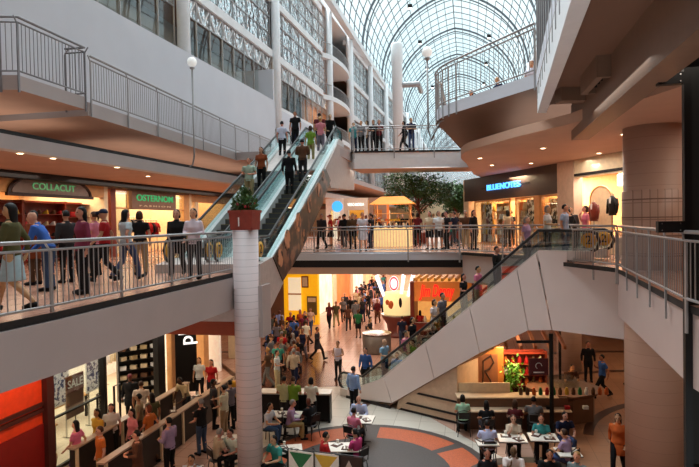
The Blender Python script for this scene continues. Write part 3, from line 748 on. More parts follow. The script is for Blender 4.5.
# ================================================================= PEOPLE
def tubeb(mb, pts, rs, n=8, sx=1): mb.tube(pts, list(rs), n, sx=sx)
def ell_stack(mb, secs, n=16):
    """secs: (cx, cy, z, rx, ry)"""
    b = len(mb.v)
    for (cx, cy, z, rx, ry) in secs:
        for j in range(n):
            a = 2*math.pi*j/n; mb.v.append((cx+rx*math.cos(a), cy+ry*math.sin(a), z))
    k = len(secs)
    for i in range(k-1):
        for j in range(n):
            j2 = (j+1) % n; mb.f.append([b+i*n+j, b+i*n+j2, b+(i+1)*n+j2, b+(i+1)*n+j]); mb.m.append(0)
    mb.f.append([b+j for j in reversed(range(n))]); mb.m.append(0); mb.f.append([b+(k-1)*n+j for j in range(n)]); mb.m.append(0)
def V3(*a): return Vector(a)
def pose_joints(pose, fem):
    sw = .165 if fem else .19; hw = .095 if fem else .09
    J = dict(lean=0.0, seat=0.0, twist=0.0)
    hz = .92
    def leg(s, knee, ankle, toe=(0, .17, -.06)): J[s] = (V3((1 if s == 'R' else -1)*hw, 0, hz), V3(*knee), V3(*ankle), V3(*ankle)+V3(*toe))
    def arm(s, el, wr, tip): J['a'+s] = (V3((1 if s == 'R' else -1)*sw, 0, 1.40), V3(*el), V3(*wr), V3(*tip))
    w = hw+.01
    if pose in ('stand', 'hold', 'lean', 'phone', 'reach'):
        leg('R', (w, .02, .50), (w+.01, -.02, .085)); leg('L', (-w, .03, .50), (-w-.02, .0, .085))
    if pose == 'walk': leg('R', (w, .20, .53), (w, .27, .10), (0, .17, .01)); leg('L', (-w, -.02, .50), (-w, -.34, .16), (0, .15, -.10))
    if pose == 'stride': leg('R', (w, -.06, .50), (w, -.38, .18), (0, .13, -.12)); leg('L', (-w, .24, .54), (-w, .33, .11), (0, .17, .02))
    if pose in ('stand',): arm('R', (sw+.07, -.03, 1.12), (sw+.08, .05, .88), (sw+.06, .10, .74)); arm('L', (-sw-.07, -.03, 1.12), (-sw-.08, .03, .88), (-sw-.06, .07, .74))
    if pose == 'walk': arm('R', (sw+.06, -.14, 1.15), (sw+.06, -.12, .90), (sw+.04, -.06, .77)); arm('L', (-sw-.06, .06, 1.13), (-sw-.04, .24, .96), (-sw-.02, .33, .88))
    if pose == 'stride': arm('L', (-sw-.06, -.14, 1.15), (-sw-.06, -.12, .90), (-sw-.04, -.06, .77)); arm('R', (sw+.05, -.02, 1.13), (sw-.02, .20, 1.20), (sw-.08, .25, 1.30))
    if pose == 'hold': arm('R', (sw+.07, .02, 1.14), (sw-.06, .26, 1.12), (.02, .33, 1.14)); arm('L', (-sw-.07, .0, 1.14), (-sw+.06, .24, 1.10), (-.03, .32, 1.12))
    if pose == 'phone': arm('R', (sw+.1, .10, 1.18), (sw+.0, .16, 1.42), (sw-.05, .10, 1.55)); arm('L', (-sw-.07, -.03, 1.12), (-sw-.08, .03, .88), (-sw-.06, .07, .74))
    if pose == 'reach': arm('R', (sw+.05, .18, 1.22), (sw+.0, .42, 1.18), (sw-.03, .56, 1.16)); arm('L', (-sw-.07, -.0, 1.13), (-sw-.0, .22, 1.02), (-sw+.04, .33, .98))
    if pose == 'lean': J['lean'] = .45; arm('R', (sw+.08, .24, 1.10), (sw-.02, .45, 1.02), (.03, .54, 1.04)); arm('L', (-sw-.08, .24, 1.10), (-sw+.02, .45, 1.02), (-.03, .54, 1.04))
    if pose in ('sit', 'sitchin', 'sitback'):
        for s, k in (('R', 1), ('L', -1)): J[s] = (V3(k*hw, 0, .92), V3(k*(w+.03), .42, .94), V3(k*(w+.02), .40 if k > 0 else .32, .50), V3(k*(w+.03), (.40 if k > 0 else .32)+.17, .44))
        J['seat'] = -.415
        if pose == 'sit': arm('R', (sw+.08, .12, 1.16), (sw-.05, .34, 1.16), (.05, .42, 1.17)); arm('L', (-sw-.08, .12, 1.16), (-sw+.05, .34, 1.16), (-.05, .42, 1.17))
        if pose == 'sitchin': arm('R', (sw+.02, .20, 1.16), (.07, .22, 1.36), (.05, .15, 1.48)); arm('L', (-sw-.04, .16, 1.15), (-.05, .30, 1.17), (.05, .34, 1.17))
        if pose == 'sitback': arm('R', (sw+.06, -.04, 1.14), (sw+.0, .16, 1.02), (sw-.05, .24, 1.0)); arm('L', (-sw-.06, -.04, 1.14), (-sw, .16, 1.02), (-sw+.05, .24, 1.0))
        J['lean'] = .16 if pose != 'sitback' else 0
    return J
def bend(J, p):
    p = Vector(p); 
    if J['lean'] and p.z > .95:
        a = J['lean']; d = p-V3(0, 0, .95); c, s_ = math.cos(a), math.sin(a); p = V3(d.x, d.y*c+d.z*s_, .95+d.z*c-d.y*s_)
    p.z += J['seat']; return p
def remesh(mb, name, mats, vox=.02, slots=None):
    me = bpy.data.meshes.new('tmp'); me.from_pydata(mb.v, [], mb.f); o = bpy.data.objects.new('tmp', me); col.objects.link(o)
    md = o.modifiers.new('r', 'REMESH'); md.mode = 'VOXEL'; md.voxel_size = vox; md.use_smooth_shade = True
    sm = o.modifiers.new('s', 'SMOOTH'); sm.iterations = 2; sm.factor = .4
    dg = bpy.context.evaluated_depsgraph_get(); r = bpy.data.meshes.new_from_object(o.evaluated_get(dg)); r.name = name
    bpy.data.objects.remove(o); r.materials.clear()
    for m in mats: r.materials.append(m)
    return r
TORSO = lambda fem: ([(.0, .155, .105, .90), (.0, .165, .115, .95), (.0, .135 if fem else .15, .095, 1.06), (.0, .13 if fem else .155, .092, 1.14), (.015 if fem else .0, .16 if fem else .175, .118 if fem else .11, 1.27), (.0, .165 if fem else .19, .10, 1.36), (.0, .13 if fem else .15, .08, 1.43), (.0, .06, .055, 1.47)])
def arm_pts(J, s): return [bend(J, p) for p in J['a'+s]]
def leg_pts(J, s):
    q = [Vector(p) for p in J[s]]
    for p in q: p.z += J['seat']
    return q
def skin_mesh(pose, fem):
    J = pose_joints(pose, fem); b = MB()
    def stack(off, top=99):
        for i in range(2):
            secs = [bend(J, (0, c, z)) for (c, rx, ry, z) in TORSO(fem)]
            ell_stack(b, [(p.x, p.y, p.z, t[1]+off, t[2]+off) for p, t in zip(secs, TORSO(fem))]); break
    stack(0)
    n0 = bend(J, (0, 0, 1.44)); n1 = bend(J, (0, .015, 1.56)); tubeb(b, [n0, n1], [.06, .052], 10)
    hc = bend(J, (0, .02, 1.615)); hb = MB()
    prof = []
    for i in range(13):
        t = i/12; z = -.125+.245*t; r = math.sqrt(max(0, 1-(abs(z-.01)/.13)**2.3)); 
        rx = .074*r*(.72+.28*min(1, (z+.13)/.12)); ry = .092*r*(.8+.2*min(1, (z+.13)/.12)); prof.append((hc.x, hc.y+(.008 if z < -.04 else -.006), hc.z+z, max(rx, .012), max(ry, .012)))
    ell_stack(b, prof, 18)
    # nose, ears, jaw
    tubeb(b, [hc+V3(0, .085, .02), hc+V3(0, .108, -.025), hc+V3(0, .088, -.035)], [.010, .016, .012], 6)
    for s in (-1, 1): tubeb(b, [hc+V3(s*.074, -.005, .02), hc+V3(s*.078, -.005, -.03)], [.018, .012], 6)
    tubeb(b, [hc+V3(-.02, .086, -.062), hc+V3(.02, .086, -.062)], [.011, .011], 6)
    for s in ('R', 'L'):
        sh_, el, wr, tp = arm_pts(J, s); k = .9 if fem else 1
        sh0 = bend(J, (J['a'+s][0].x*.8, 0, 1.39))
        tubeb(b, [sh0, sh_, (sh_+el)/2, el, (el*.6+wr*.4), wr], [.055*k, .055*k, .047*k, .04*k, .04*k, .027*k], 10)
        d = (tp-wr).normalized(); side = d.cross(V3(0, 0, 1)) if abs(d.z) < .9 else V3(0, 1, 0); side.normalize(); nn = d.cross(side)
        palm = wr+d*.085; tubeb(b, [wr, wr+d*.03, palm], [.026, .034, .036], 8, .6)
        for fi, (o_, l_) in enumerate(((-.027, .066), (-.009, .08), (.009, .076), (.027, .058))):
            f0 = palm-d*.01+side*o_; f1 = f0+d*l_*.55+nn*.006; f2 = f1+d*l_*.38-nn*.016; tubeb(b, [f0, f1, f2], [.0105, .0105, .009], 6)
        t0 = wr+d*.03-side*.025; tubeb(b, [t0, t0+d*.03-side*.028, t0+d*.06-side*.03], [.014, .0125, .011], 6)
        hp, kn, an, to = leg_pts(J, s)
        tubeb(b, [hp, hp*.6+kn*.4, kn, kn*.65+an*.35+V3(0, -.012, 0), an], [.092, .08, .056, .056, .036], 12)
        tubeb(b, [an+V3(0, -.045, -.045), an+V3(0, 0, -.04), (an+to)/2+V3(0, 0, -.01), to+V3(0, 0, .012)], [.035, .042, .040, .03], 8)
    me = remesh(b, 'person_body_mesh', [M_skin, M_eye], .0155)
    for p in me.polygons:
        c = p.center-hc
        if .055 < c.y and abs(abs(c.x)-.030) < .013 and abs(c.z-.012) < .008: p.material_index = 1
    return me, hc
def top_mesh(pose, fem, style):
    J = pose_joints(pose, fem); b = MB(); T = [t for t in TORSO(fem)][:7]
    secs = []
    if pose.startswith('sit'): T2 = [(0, .165, .115, .93)]+T[1:]
    else: T2 = [(0, .168, .118, .86)]+T
    if style == 'coat' and not pose.startswith('sit'): T2 = [(0, .185, .14, .62), (0, .178, .13, .75)]+T2
    if style == 'dress' and not pose.startswith('sit'): T2 = [(0, .22, .19, .50), (0, .20, .16, .68)]+T2
    g = .016 if style != 'coat' else .028
    for (c, rx, ry, z) in T2: p = bend(J, (0, c, z)); secs.append((p.x, p.y, p.z, rx+g, ry+g))
    ell_stack(b, secs)
    k = .9 if fem else 1
    for s in ('R', 'L'):
        sh_, el, wr, tp = arm_pts(J, s); sh0 = bend(J, (J['a'+s][0].x*.75, 0, 1.385))
        if style in ('short', 'dress'): tubeb(b, [sh0, sh_, sh_*.35+el*.65], [.066*k, .071*k, .066*k], 10)
        elif style == 'tank': tubeb(b, [sh0, sh_*.7+sh0*.3], [.066*k, .06*k], 10)
        else: tubeb(b, [sh0, sh_, (sh_+el)/2, el, el*.1+wr*.9], [.068*k, .071*k, .062*k, .056*k, .042*k], 10)
    if style in ('long', 'coat', 'short'):
        a, c = bend(J, (0, .0, 1.43)), bend(J, (0, .0, 1.49)); tubeb(b, [a, c], [.085, .064], 12)
    return remesh(b, 'top_mesh', [M_cloth], .02)
def bottom_mesh(pose, fem, style):
    J = pose_joints(pose, fem); b = MB(); zz = J['seat']
    if style == 'skirt' and not pose.startswith('sit'):
        ell_stack(b, [(0, .02, .50, .215, .20), (0, .0, .7, .195, .155), (0, 0, .90, .172, .125), (0, 0, 1.0, .158, .112)])
        return remesh(b, 'skirt_mesh', [M_cloth], .022)
    ell_stack(b, [(0, 0, .86+zz, .165, .115), (0, 0, .92+zz, .178, .126), (0, 0, 1.0+zz, .155, .112)])
    for s in ('R', 'L'):
        hp, kn, an, to = leg_pts(J, s)
        if style == 'shorts': tubeb(b, [hp, hp*.5+kn*.5, hp*.12+kn*.88], [.105, .098, .088], 12)
        else:
            tubeb(b, [hp, hp*.6+kn*.4, kn, kn*.6+an*.4, an+V3(0, 0, -.01)], [.104, .094, .072, .066, .058], 12)
    return remesh(b, 'trouser_mesh', [M_cloth], .02)
def shoe_mesh(pose, fem, sd):
    J = pose_joints(pose, fem); b = MB()
    for s in (sd,):
        hp, kn, an, to = leg_pts(J, s); tubeb(b, [an+V3(0, -.05, -.045), an+V3(0, 0, -.035), (an+to)/2+V3(0, 0, -.008), to+V3(0, .015, .008)], [.042, .05, .047, .036], 8)
    me = bpy.data.meshes.new('shoe_mesh'); me.from_pydata(b.v, [], b.f); me.materials.append(M_cloth); me.polygons.foreach_set('use_smooth', [True]*len(b.f)); return me
def hair_mesh(hc, style):
    b = MB(); n = 18
    if style == 'cap':
        ell_stack(b, [(hc.x, hc.y-.005, hc.z+.03, .086, .104), (hc.x, hc.y-.005, hc.z+.08, .083, .10), (hc.x, hc.y-.005, hc.z+.125, .06, .075), (hc.x, hc.y-.005, hc.z+.14, .02, .03)], n)
        b.tube([hc+V3(0, .07, .04), hc+V3(0, .17, .03)], [.06, .05], 10, sx=.2)
    else:
        secs = []
        for i in range(9):
            t = i/8; z = -.02+.155*t; r = math.sqrt(max(.02, 1-(max(0, z-.02)/.118)**2.2)); fr = .030 if z < .06 else .008
            secs.append((hc.x, hc.y-.005-fr, hc.z+z, .086*r, (.105-fr*.9)*r))
        ell_stack(b, secs, n)
        if style == 'long': ell_stack(b, [(hc.x, hc.y-.075, hc.z-.26, .06, .025), (hc.x, hc.y-.07, hc.z-.2, .09, .04), (hc.x, hc.y-.055, hc.z-.08, .088, .055), (hc.x, hc.y-.045, hc.z+.02, .087, .07), (hc.x, hc.y-.03, hc.z+.08, .07, .06)], n)
        if style == 'bob': ell_stack(b, [(hc.x, hc.y-.05, hc.z-.11, .075, .045), (hc.x, hc.y-.045, hc.z-.06, .095, .065), (hc.x, hc.y-.035, hc.z+.03, .09, .08), (hc.x, hc.y-.02, hc.z+.09, .07, .07)], n)
        if style == 'tail': b.tube([hc+V3(0, -.09, .05), hc+V3(0, -.14, .03), hc+V3(0, -.14, -.06), hc+V3(0, -.12, -.14)], [.025, .032, .028, .012], 8)
    return remesh(b, 'hair_mesh', [M_hair], .014)
PC = {}
def cached(k, f):
    if k not in PC: PC[k] = f()
    return PC[k]
COL = dict(black=(22, 22, 25), navy=(28, 36, 66), blue=(62, 104, 176), lightblue=(142, 176, 222), white=(226, 226, 226), grey=(120, 120, 124), charcoal=(52, 52, 56),
           red=(178, 30, 34), maroon=(104, 34, 42), burgundy=(140, 52, 74), pink=(222, 128, 152), magenta=(196, 58, 112), orange=(206, 104, 48), rust=(150, 70, 40), yellow=(214, 176, 60),
           green=(40, 118, 72), lime=(122, 164, 52), olive=(88, 82, 52), teal=(64, 150, 150), khaki=(170, 150, 112), beige=(206, 188, 156), brown=(96, 66, 46), denim=(66, 86, 122),
           purple=(84, 60, 120), lilac=(168, 150, 190), cream=(230, 218, 190), paleblue=(186, 204, 226), mint=(170, 206, 190))
NICE = dict(lightblue='light blue', paleblue='pale blue', denim='blue denim', charcoal='dark grey')
SK = dict(l=(214, 160, 130), m=(184, 126, 96), d=(104, 68, 50)); HC = dict(black=(18, 15, 14), brown=(66, 42, 28), blond=(176, 136, 84), grey=(150, 146, 142), auburn=(110, 54, 30))
USED = {}; NP = 0; PLACED = []
PW = dict(stand='standing', walk='walking', stride='striding', hold='hands together', phone='hand at ear', reach='reaching', lean='leaning', sit='seated', sitchin='chin on hand', sitback='sitting back')
def person(loc, heading, pose='stand', top='white', bot='black', fem=False, hair='short', hcol='black', skin='l', tstyle=None, bstyle='trousers', where='', group=None, scale=1, shoe='black', label=None, tilt=0):
    """heading: direction faced, degrees, 0 = +y, 90 = -x"""
    global NP; NP += 1; PLACED.append((loc[0], loc[1], loc[2]))
    tstyle = tstyle or 'short'
    body, hc = cached(('b', pose, fem), lambda: skin_mesh(pose, fem))
    c4 = lambda c: srgb(*c)
    jit = lambda c: srgb(*[max(0, min(255, v*(1+random.uniform(-.06, .06)))) for v in c])
    o = bpy.data.objects.new('person', body); col.objects.link(o); o.color = jit(SK[skin])
    o.location = loc; o.rotation_euler = (0, 0, R(heading)); o.scale = (scale*random.uniform(.97, 1.05),)*2+(scale,)
    def ch(name, me, c): q = bpy.data.objects.new(name, me); col.objects.link(q); q.parent = o; q.color = c; return q
    ch({'coat': 'coat', 'dress': 'dress', 'tank': 'sleeveless_top', 'long': 'shirt', 'short': 'shirt'}[tstyle], cached(('t', pose, fem, tstyle), lambda: top_mesh(pose, fem, tstyle)), jit(COL[top]))
    if tstyle != 'dress' or pose.startswith('sit'): ch('skirt' if bstyle == 'skirt' else ('shorts' if bstyle == 'shorts' else 'trousers'), cached(('l', pose, fem, bstyle), lambda: bottom_mesh(pose, fem, bstyle)), jit(COL[bot]))
    for sd in 'RL': ch('shoe', cached(('s', pose, fem, sd), lambda: shoe_mesh(pose, fem, sd)), c4(COL[shoe]))
    if hair != 'bald': ch('cap' if hair == 'cap' else 'hair', cached(('h', pose, fem, hair), lambda: hair_mesh(hc, hair)), c4(HC[hcol]) if hair != 'cap' else c4(COL[hcol] if hcol in COL else HC[hcol]))
    if not label:
        cn = lambda c: NICE.get(c, c)
        tn = {'coat': 'coat', 'dress': 'dress', 'tank': 'sleeveless top', 'long': 'long-sleeved top', 'short': 'top'}[tstyle]
        bn = '' if (tstyle == 'dress' and not pose.startswith('sit')) else ' and '+cn(bot)+' '+('skirt' if bstyle == 'skirt' else bstyle)
        for v in range(3):
            label = f"person in {cn(top)} {tn}{bn}{', '+(hcol if hair!='bald' else 'bald')+(' '+hair if hair in ('long','cap','bob') else '')+(' hair' if hair not in ('cap','bald','bob') else '') if v else ''}, {PW[pose]} {where}"
            if label not in USED: break
        if label in USED: print('DUPLABEL', label)
    if len(label.split()) > 16: label = label.replace(' top and ', ' and ').replace(' trousers,', ',').replace('long-sleeved and', 'and').replace('dark grey', 'charcoal')
    if len(label.split()) > 16: label = label.replace(', hands together', '')
    USED[label] = 1; o['label'] = label; o['category'] = 'person'; o['group'] = group or 'people in the mall'
    return o
def pa(px, py, z, **k):
    p = at(px, py, z); h = k.pop('h', 0); return person((p.x, p.y, z+.004), h, **k)
# ================================================================= SHOPS
M_letter_g = mat('green_sign_letters', (44, 160, 96), .4, emit=.35, var=0)
M_letter_b = mat('blue_sign_letters', (70, 150, 240), .4, emit=1.6, var=0)
M_letter_r = mat('red_sign_letters', (220, 30, 24), .4, emit=.8, var=0)
M_letter_w = mat('white_sign_letters', (240, 240, 236), .4, emit=.6, var=0)
def garment_mesh():
    b = MB(); ell_stack(b, [(0, 0, -.62, .17, .035), (0, 0, -.3, .155, .04), (0, 0, -.1, .19, .045), (0, 0, -.02, .12, .035), (0, 0, 0, .05, .02)], 12)
    for s in (-1, 1): b.tube([(s*.13, 0, -.06), (s*.21, 0, -.22), (s*.23, 0, -.5)], [.05, .05, .04], 8, sx=.5)
    b.tube([(0, 0, 0), (0, 0, .09), (.02, 0, .11)], .006, 5)
    me = bpy.data.meshes.new('garment_mesh'); me.from_pydata(b.v, [], b.f); me.materials.append(M_cloth); me.polygons.foreach_set('use_smooth', [True]*len(b.f)); return me
GM = garment_mesh()
def shoe_item():
    b = MB(); ell_stack(b, [(0, .0, 0, .045, .14), (0, 0, .03, .046, .14), (0, -.02, .06, .04, .11), (0, -.06, .11, .034, .055), (0, -.065, .13, .03, .045)], 12)
    b.box(-.03, .03, -.13, -.07, -.0, .03)
    me = bpy.data.meshes.new('shoe_item'); me.from_pydata(b.v, [], b.f); me.materials.append(M_item); me.polygons.foreach_set('use_smooth', [True]*len(b.f)); return me
SM_ = shoe_item()
def bag_item():
    b = MB(); ell_stack(b, [(0, 0, 0, .15, .07), (0, 0, .05, .16, .075), (0, 0, .2, .12, .05), (0, 0, .22, .11, .03)], 14)
    b.tube([(-.07, 0, .2), (-.06, 0, .33), (0, 0, .37), (.06, 0, .33), (.07, 0, .2)], .01, 6)
    me = bpy.data.meshes.new('bag_item'); me.from_pydata(b.v, [], b.f); me.materials.append(M_item); me.polygons.foreach_set('use_smooth', [True]*len(b.f)); return me
BM_ = bag_item()
def box_item():
    b = MB(); b.box(-.14, .14, -.1, .1, 0, .16); b.box(-.145, .145, -.105, .105, .12, .17)
    me = bpy.data.meshes.new('box_item'); me.from_pydata(b.v, [], b.f); me.materials.append(M_item); return me
XM_ = box_item()
def jar_item():
    b = MB(); b.lathe([(.05, 0), (.055, .02), (.055, .13), (.035, .16), (.035, .2), (.02, .21)], (0, 0, 0), 12)
    me = bpy.data.meshes.new('jar_item'); me.from_pydata(b.v, [], b.f); me.materials.append(M_item); me.polygons.foreach_set('use_smooth', [True]*len(b.f)); return me
JM_ = jar_item()
def item(name, me, loc, rz, c, label, cat, group, sc=1):
    o = bpy.data.objects.new(name, me); col.objects.link(o); o.location = loc; o.rotation_euler = (0, 0, rz); o.color = srgb(*COL[c] if isinstance(c, str) else c); o.scale = (sc,)*3
    return tag(o, label, cat, group)
def garment_label(c, k, where): return f'{NICE.get(c, c)} garment, {ORD[k]} from the left on {where}'
def clothes_rack(label, loc, rz, n, cols, w=1.5, h=1.5, where='', grp=None):
    t = thing('clothes_rack', label, 'clothes rack', loc, rz)
    m = MB(); m.tube([(-w/2, 0, h), (w/2, 0, h)], .015, 8); m.build('hanging_rail', M_chrome, t)
    for s in (-1, 1):
        m = MB(); m.tube([(s*w/2, 0, 0.02), (s*w/2, 0, h)], .015, 8); m.box(s*w/2-.02, s*w/2+.02, -.25, .25, 0, .03); m.build('leg', M_chrome, t)
    for k in range(n):
        u = -w/2+.1+(w-.2)*k/(n-1); x = loc[0]+math.cos(rz)*u; y = loc[1]+math.sin(rz)*u; c = cols[k % len(cols)]
        item('hanging_garment', GM, (x, y, loc[2]+h-.115), rz+R(90)+random.uniform(-.15, .15), c, garment_label(c, k, where), 'garment', grp or 'garments '+where)
def shelving(label, loc, rz, w, h, rows, per, mesh, iname, cols, where, mw, icat, sc=1, depth=.4, back=True):
    t = thing('shelf_unit', label, 'shelf unit', loc, rz); ca, sa = math.cos(rz), math.sin(rz)
    for s in (-1, 1):
        m = MB(); m.box(s*w/2-.03, s*w/2+.03, -depth/2, depth/2, 0, h); m.build('side_panel', mw, t)
    if back: m = MB(); m.box(-w/2+.03, w/2-.03, depth/2-.03, depth/2, 0, h); m.build('back_panel', mw, t)
    for r in range(rows+1):
        z = .12+(h-.2)*r/rows; m = MB(); m.box(-w/2+.03, w/2-.03, -depth/2, depth/2-.03, z-.02, z); m.build('shelf', mw, t)
        if r == rows: break
        for k in range(per):
            u = -w/2+.18+(w-.36)*k/max(1, per-1); v = -.03; c = random.choice(cols)
            item(iname, mesh, (loc[0]+u*ca-v*sa, loc[1]+u*sa+v*ca, loc[2]+z+.001), rz+random.uniform(-.5, .5), c, f'{NICE.get(c, c)} {iname.replace("_", " ")}, {ORD[k]} from left on {ORD[r]} shelf up, {where}', icat, f'{iname.replace("_", " ")} goods on {where}', sc)
    return t
# ---- left shops on the upper walkway; shop line at x = SX
SX = -15.0
def yl(px): return at(px, 230, x=SX).y
print('shops y', yl(0), yl(105), yl(112), yl(190), yl(215))
ya, yb = yl(105), yl(112)
# dark beam and wooden band over the shops
m = MB(); m.box(SX-.25, SX, -3, ya, 2.55, 3.0); struct('wall_shopfront', m, M_woodL)
m = MB(); m.box(-19.4, -19.2, -3, 60, 0, 3.2); struct('wall_shop_back', m, mat('warm_shop_wall', (226, 176, 120), .6, var=.1))
m = MB(); m.box(-19.2, SX, ya+.0, ya+.25, 0, 3.2); m.box(-19.2, SX, yl(190), yl(190)+.25, 0, 3.2); struct('wall_shop_side', m, M_cream)
m = MB(); m.box(-19.2, SX, yl(-60), yl(-60)+.25, 0, 3.2); struct('wall_shop_side', m, M_cream)
def arch_sign():
    yA, yB = yl(8), yl(90); yc = (yA+yB)/2; hw_ = (yB-yA)/2
    t = thing('shop_sign', 'grey arched shop sign with faint green letters above the shoe shelves', 'sign', (SX+.02, yc, 2.45))
    n = 24; prof = [(-hw_+.18, .1)]+[(hw_*.93*math.cos(math.pi*(1-i/n)), .12+.62*math.sin(math.pi*i/n)) for i in range(n+1)]+[(hw_-.18, .1)]
    m = MB(); m.sideprism(prof, 0, .06, 0, lambda u, v, z: (v, u, z)); m.build('sign_board', mat('grey_sign_board', (140, 122, 112), .6), t)
    m = MB(); m.tube([(.05, hw_*math.cos(math.pi*(1-i/n)), .08+.72*math.sin(math.pi*i/n)) for i in range(n+1)], .06, 6); m.build('arch_frame', mat('dark_wood_trim', (48, 26, 18), .5), t)
    m = MB(); m.box(0, .12, -hw_-.1, hw_+.1, -.02, .09); m.build('lintel', MC['dark_wood_trim'], t)
    sign_text('COLLACUT', .34, mat('dim_green_letters', (86, 150, 96), .4, emit=.35, var=0), t, (.075, .05, .34), (R(90), 0, R(90)), .01, w=hw_*1.05)
arch_sign()
for i, px in enumerate((17, 62)):
    shelving(['red-brown shoe shelf unit at the left end of the shoe shop', 'red-brown shoe shelf unit below the arched green-lettered sign'][i], (SX-.9, yl(px), 0.005), R(90), 2.2, 2.35, 5, 6, SM_, 'shoe', ['black', 'brown', 'rust', 'white', 'red', 'beige', 'yellow'], ['the left shoe unit', 'the shoe unit under the arched sign'][i], M_redwood, 'shoe', 1.15)
shelving('dark shelf unit of handbags at the right end of the shoe shop', (SX-.9, yl(95), 0.005), R(90), 1.5, 2.35, 4, 4, BM_, 'handbag', ['black', 'brown', 'maroon', 'red'], 'the dark bag shelves', M_redwood, 'bag')
shelving('long wooden shoe shelf on the rear wall of the shoe shop', (-18.9, yl(20), 0.005), R(90), 6.5, 2.4, 5, 14, SM_, 'shoe', ['black', 'brown', 'yellow', 'white', 'cream'], 'the rear wall shoe shelves', M_woodL, 'shoe', 1.2)
# second shop: portal, green sign
yc, yd = yl(132), yl(176)
m = MB(); m.box(SX-.3, SX, ya+.25, yl(190), 2.95, 3.2); struct('wall_shopfront', m, M_taupe)
m = MB(); m.box(SX-.3, SX-.02, yl(112), yl(117), 0, 2.95); struct('wall_pier', m, M_redwood)
m = MB(); m.box(SX-.3, SX-.02, yl(185), yl(190), 0, 2.95); struct('wall_pier', m, M_woodL)
t = thing('shop_sign', 'taupe shop sign board with bright green block letters', 'sign', (SX, (yc+yd)/2, 2.1))
m = MB(); m.box(-.28, .04, -(yd-yc)/2, (yd-yc)/2, 0, .84); m.build('sign_board', M_taupe, t)
sign_text('OSTERNOM', .42, M_letter_g, t, (.06, .0, .52), (R(90), 0, R(90)), .02, w=(yd-yc)*.82)
sign_text('F A S H I O N', .1, M_cream, t, (.05, 0, .16), (R(90), 0, R(90)), .008, name='small_lettering', w=(yd-yc)*.7)
for i, (pa_, pb_) in enumerate(((117, 131), (177, 186))):
    a, b_ = yl(pa_), yl(pb_); t = thing('display_window', ['tall lit display window left of the green block letters', 'narrow lit display window right of the green block letters'][i], 'shop window', (SX-.1, (a+b_)/2, 0))
    w_ = (b_-a)/2; m = MB()
    for z in (.05, 2.1, 2.9): m.box(-.04, .04, -w_, w_, z, z+.06)
    m.box(-.04, .04, -w_, -w_+.05, 0, 2.95); m.box(-.04, .04, w_-.05, w_, 0, 2.95); m.build('window_frame', M_woodL, t)
    m = MB(); m.box(-.01, .01, -w_+.05, w_-.05, .1, 2.9); m.build('pane', M_glass, t)
m = MB(); m.box(-17.2, -17.1, ya+.3, yl(186), 0, 3.1); struct('wall_shop_lit', m, M_cream)
clothes_rack('chrome rack of dark garments in the green-lettered shop', (SX-.8, yl(147), .005), R(90), 9, ['black', 'charcoal', 'beige', 'black', 'grey'], 1.6, 1.75, where='the rack of dark clothes')
clothes_rack('chrome rack of red garments in the green-lettered shop', (SX-.7, yl(164), .005), R(90), 6, ['red', 'red', 'black', 'maroon'], 1.0, 1.6, where='the rack of red clothes')
# third shop behind the escalators
yA, yB = yl(196), yl(262)
m = MB(); m.box(SX-.3, SX, yl(190)+.25, 52, 2.6, 3.2); struct('wall_shopfront', m, M_woodL)
for k in range(5):
    y = yA+(52-yA)*k/5; m = MB(); m.box(SX-.3, SX, y, y+.35, 0, 2.6); struct('wall_pier', m, M_cream)
m = MB(); m.box(-17.2, -17.1, yl(192), 58, 0, 3.1); struct('wall_shop_lit', m, MC['warm_shop_wall'])
# ceiling downlights
def downlight(x, y, z, lab):
    t = thing('downlight', lab, 'light', (x, y, z-.012), 0, 'recessed downlights')
    m = MB(); m.lathe([(.07, 0), (.11, -.0), (.11, .012)], (0, 0, 0), 16); m.build('trim_ring', M_cream, t)
    m = MB(); m.lathe([(.07, -.004), (.07, .01)], (0, 0, 0), 16); m.build('lens', M_lamp, t)
DLN = [(20, 153), (53, 158), (117, 167), (148, 176)]
for (px, py) in DLN: q = at(px, py, 3.2); downlight(q.x, q.y, 3.198, 'round glowing downlight, '+ORD[DLN.index((px, py))]+' from the left above the left walkway')
DLR = [(480, 158), (492, 165), (531, 163), (543, 148), (599, 153), (624, 134)]
for (px, py) in DLR: q = at(px, py, 3.6); downlight(q.x, q.y, 3.598, 'round glowing downlight, '+ORD[DLR.index((px, py))]+' from the left above the right walkway')

M_bwp = mat('black_white_print', (60, 56, 54), .5, var=.9, scale=4)
_r = [n_ for n_ in M_bwp.node_tree.nodes if n_.type == 'VALTORGB'][0].color_ramp; _r.elements[0].position = .5; _r.elements[0].color = (.01, .01, .01, 1); _r.elements[1].position = .54; _r.elements[1].color = (.8, .76, .7, 1)
# ---- right shop with the blue letters (wall line runs diagonally)
ra = at(464, 180, 3.6); rb = at(558, 163, 3.6); ra = Vector((ra.x, ra.y)); rb = Vector((rb.x, rb.y)); rd = (rb-ra).normalized(); rn = Vector((-rd.y, rd.x)); RA = math.atan2(rd.y, rd.x); RL = (rb-ra).length
print('shopR', ra, rb, RL)
def rw(u, v, z=0): q = ra+rd*u+rn*v; return (q.x, q.y, z)
m = MB(); m.sideprism([(0, 2.35), (RL, 2.35), (RL, 3.59), (0, 3.59)], 0, .3, 0, rw); m.build('x', M_brown); o = bpy.data.objects['x']; o.name = 'wall_shopfront_right'; o.data.materials[0] = mat('dark_brown_fascia', (62, 44, 36), .5); o['kind'] = 'structure'
t = thing('shop_sign', 'glowing blue letters on the dark brown shopfront band', 'sign', rw(RL*.5, -.03, 2.95), RA)
m = MB(); m.box(-RL*.26, RL*.26, 0, .02, -.04, .04); m.build('mounting_bar', M_black, t)
sign_text('BLUENOTES', .4, M_letter_b, t, (0, -.03, 0), (R(90), 0, 0), .03, w=RL*.36)
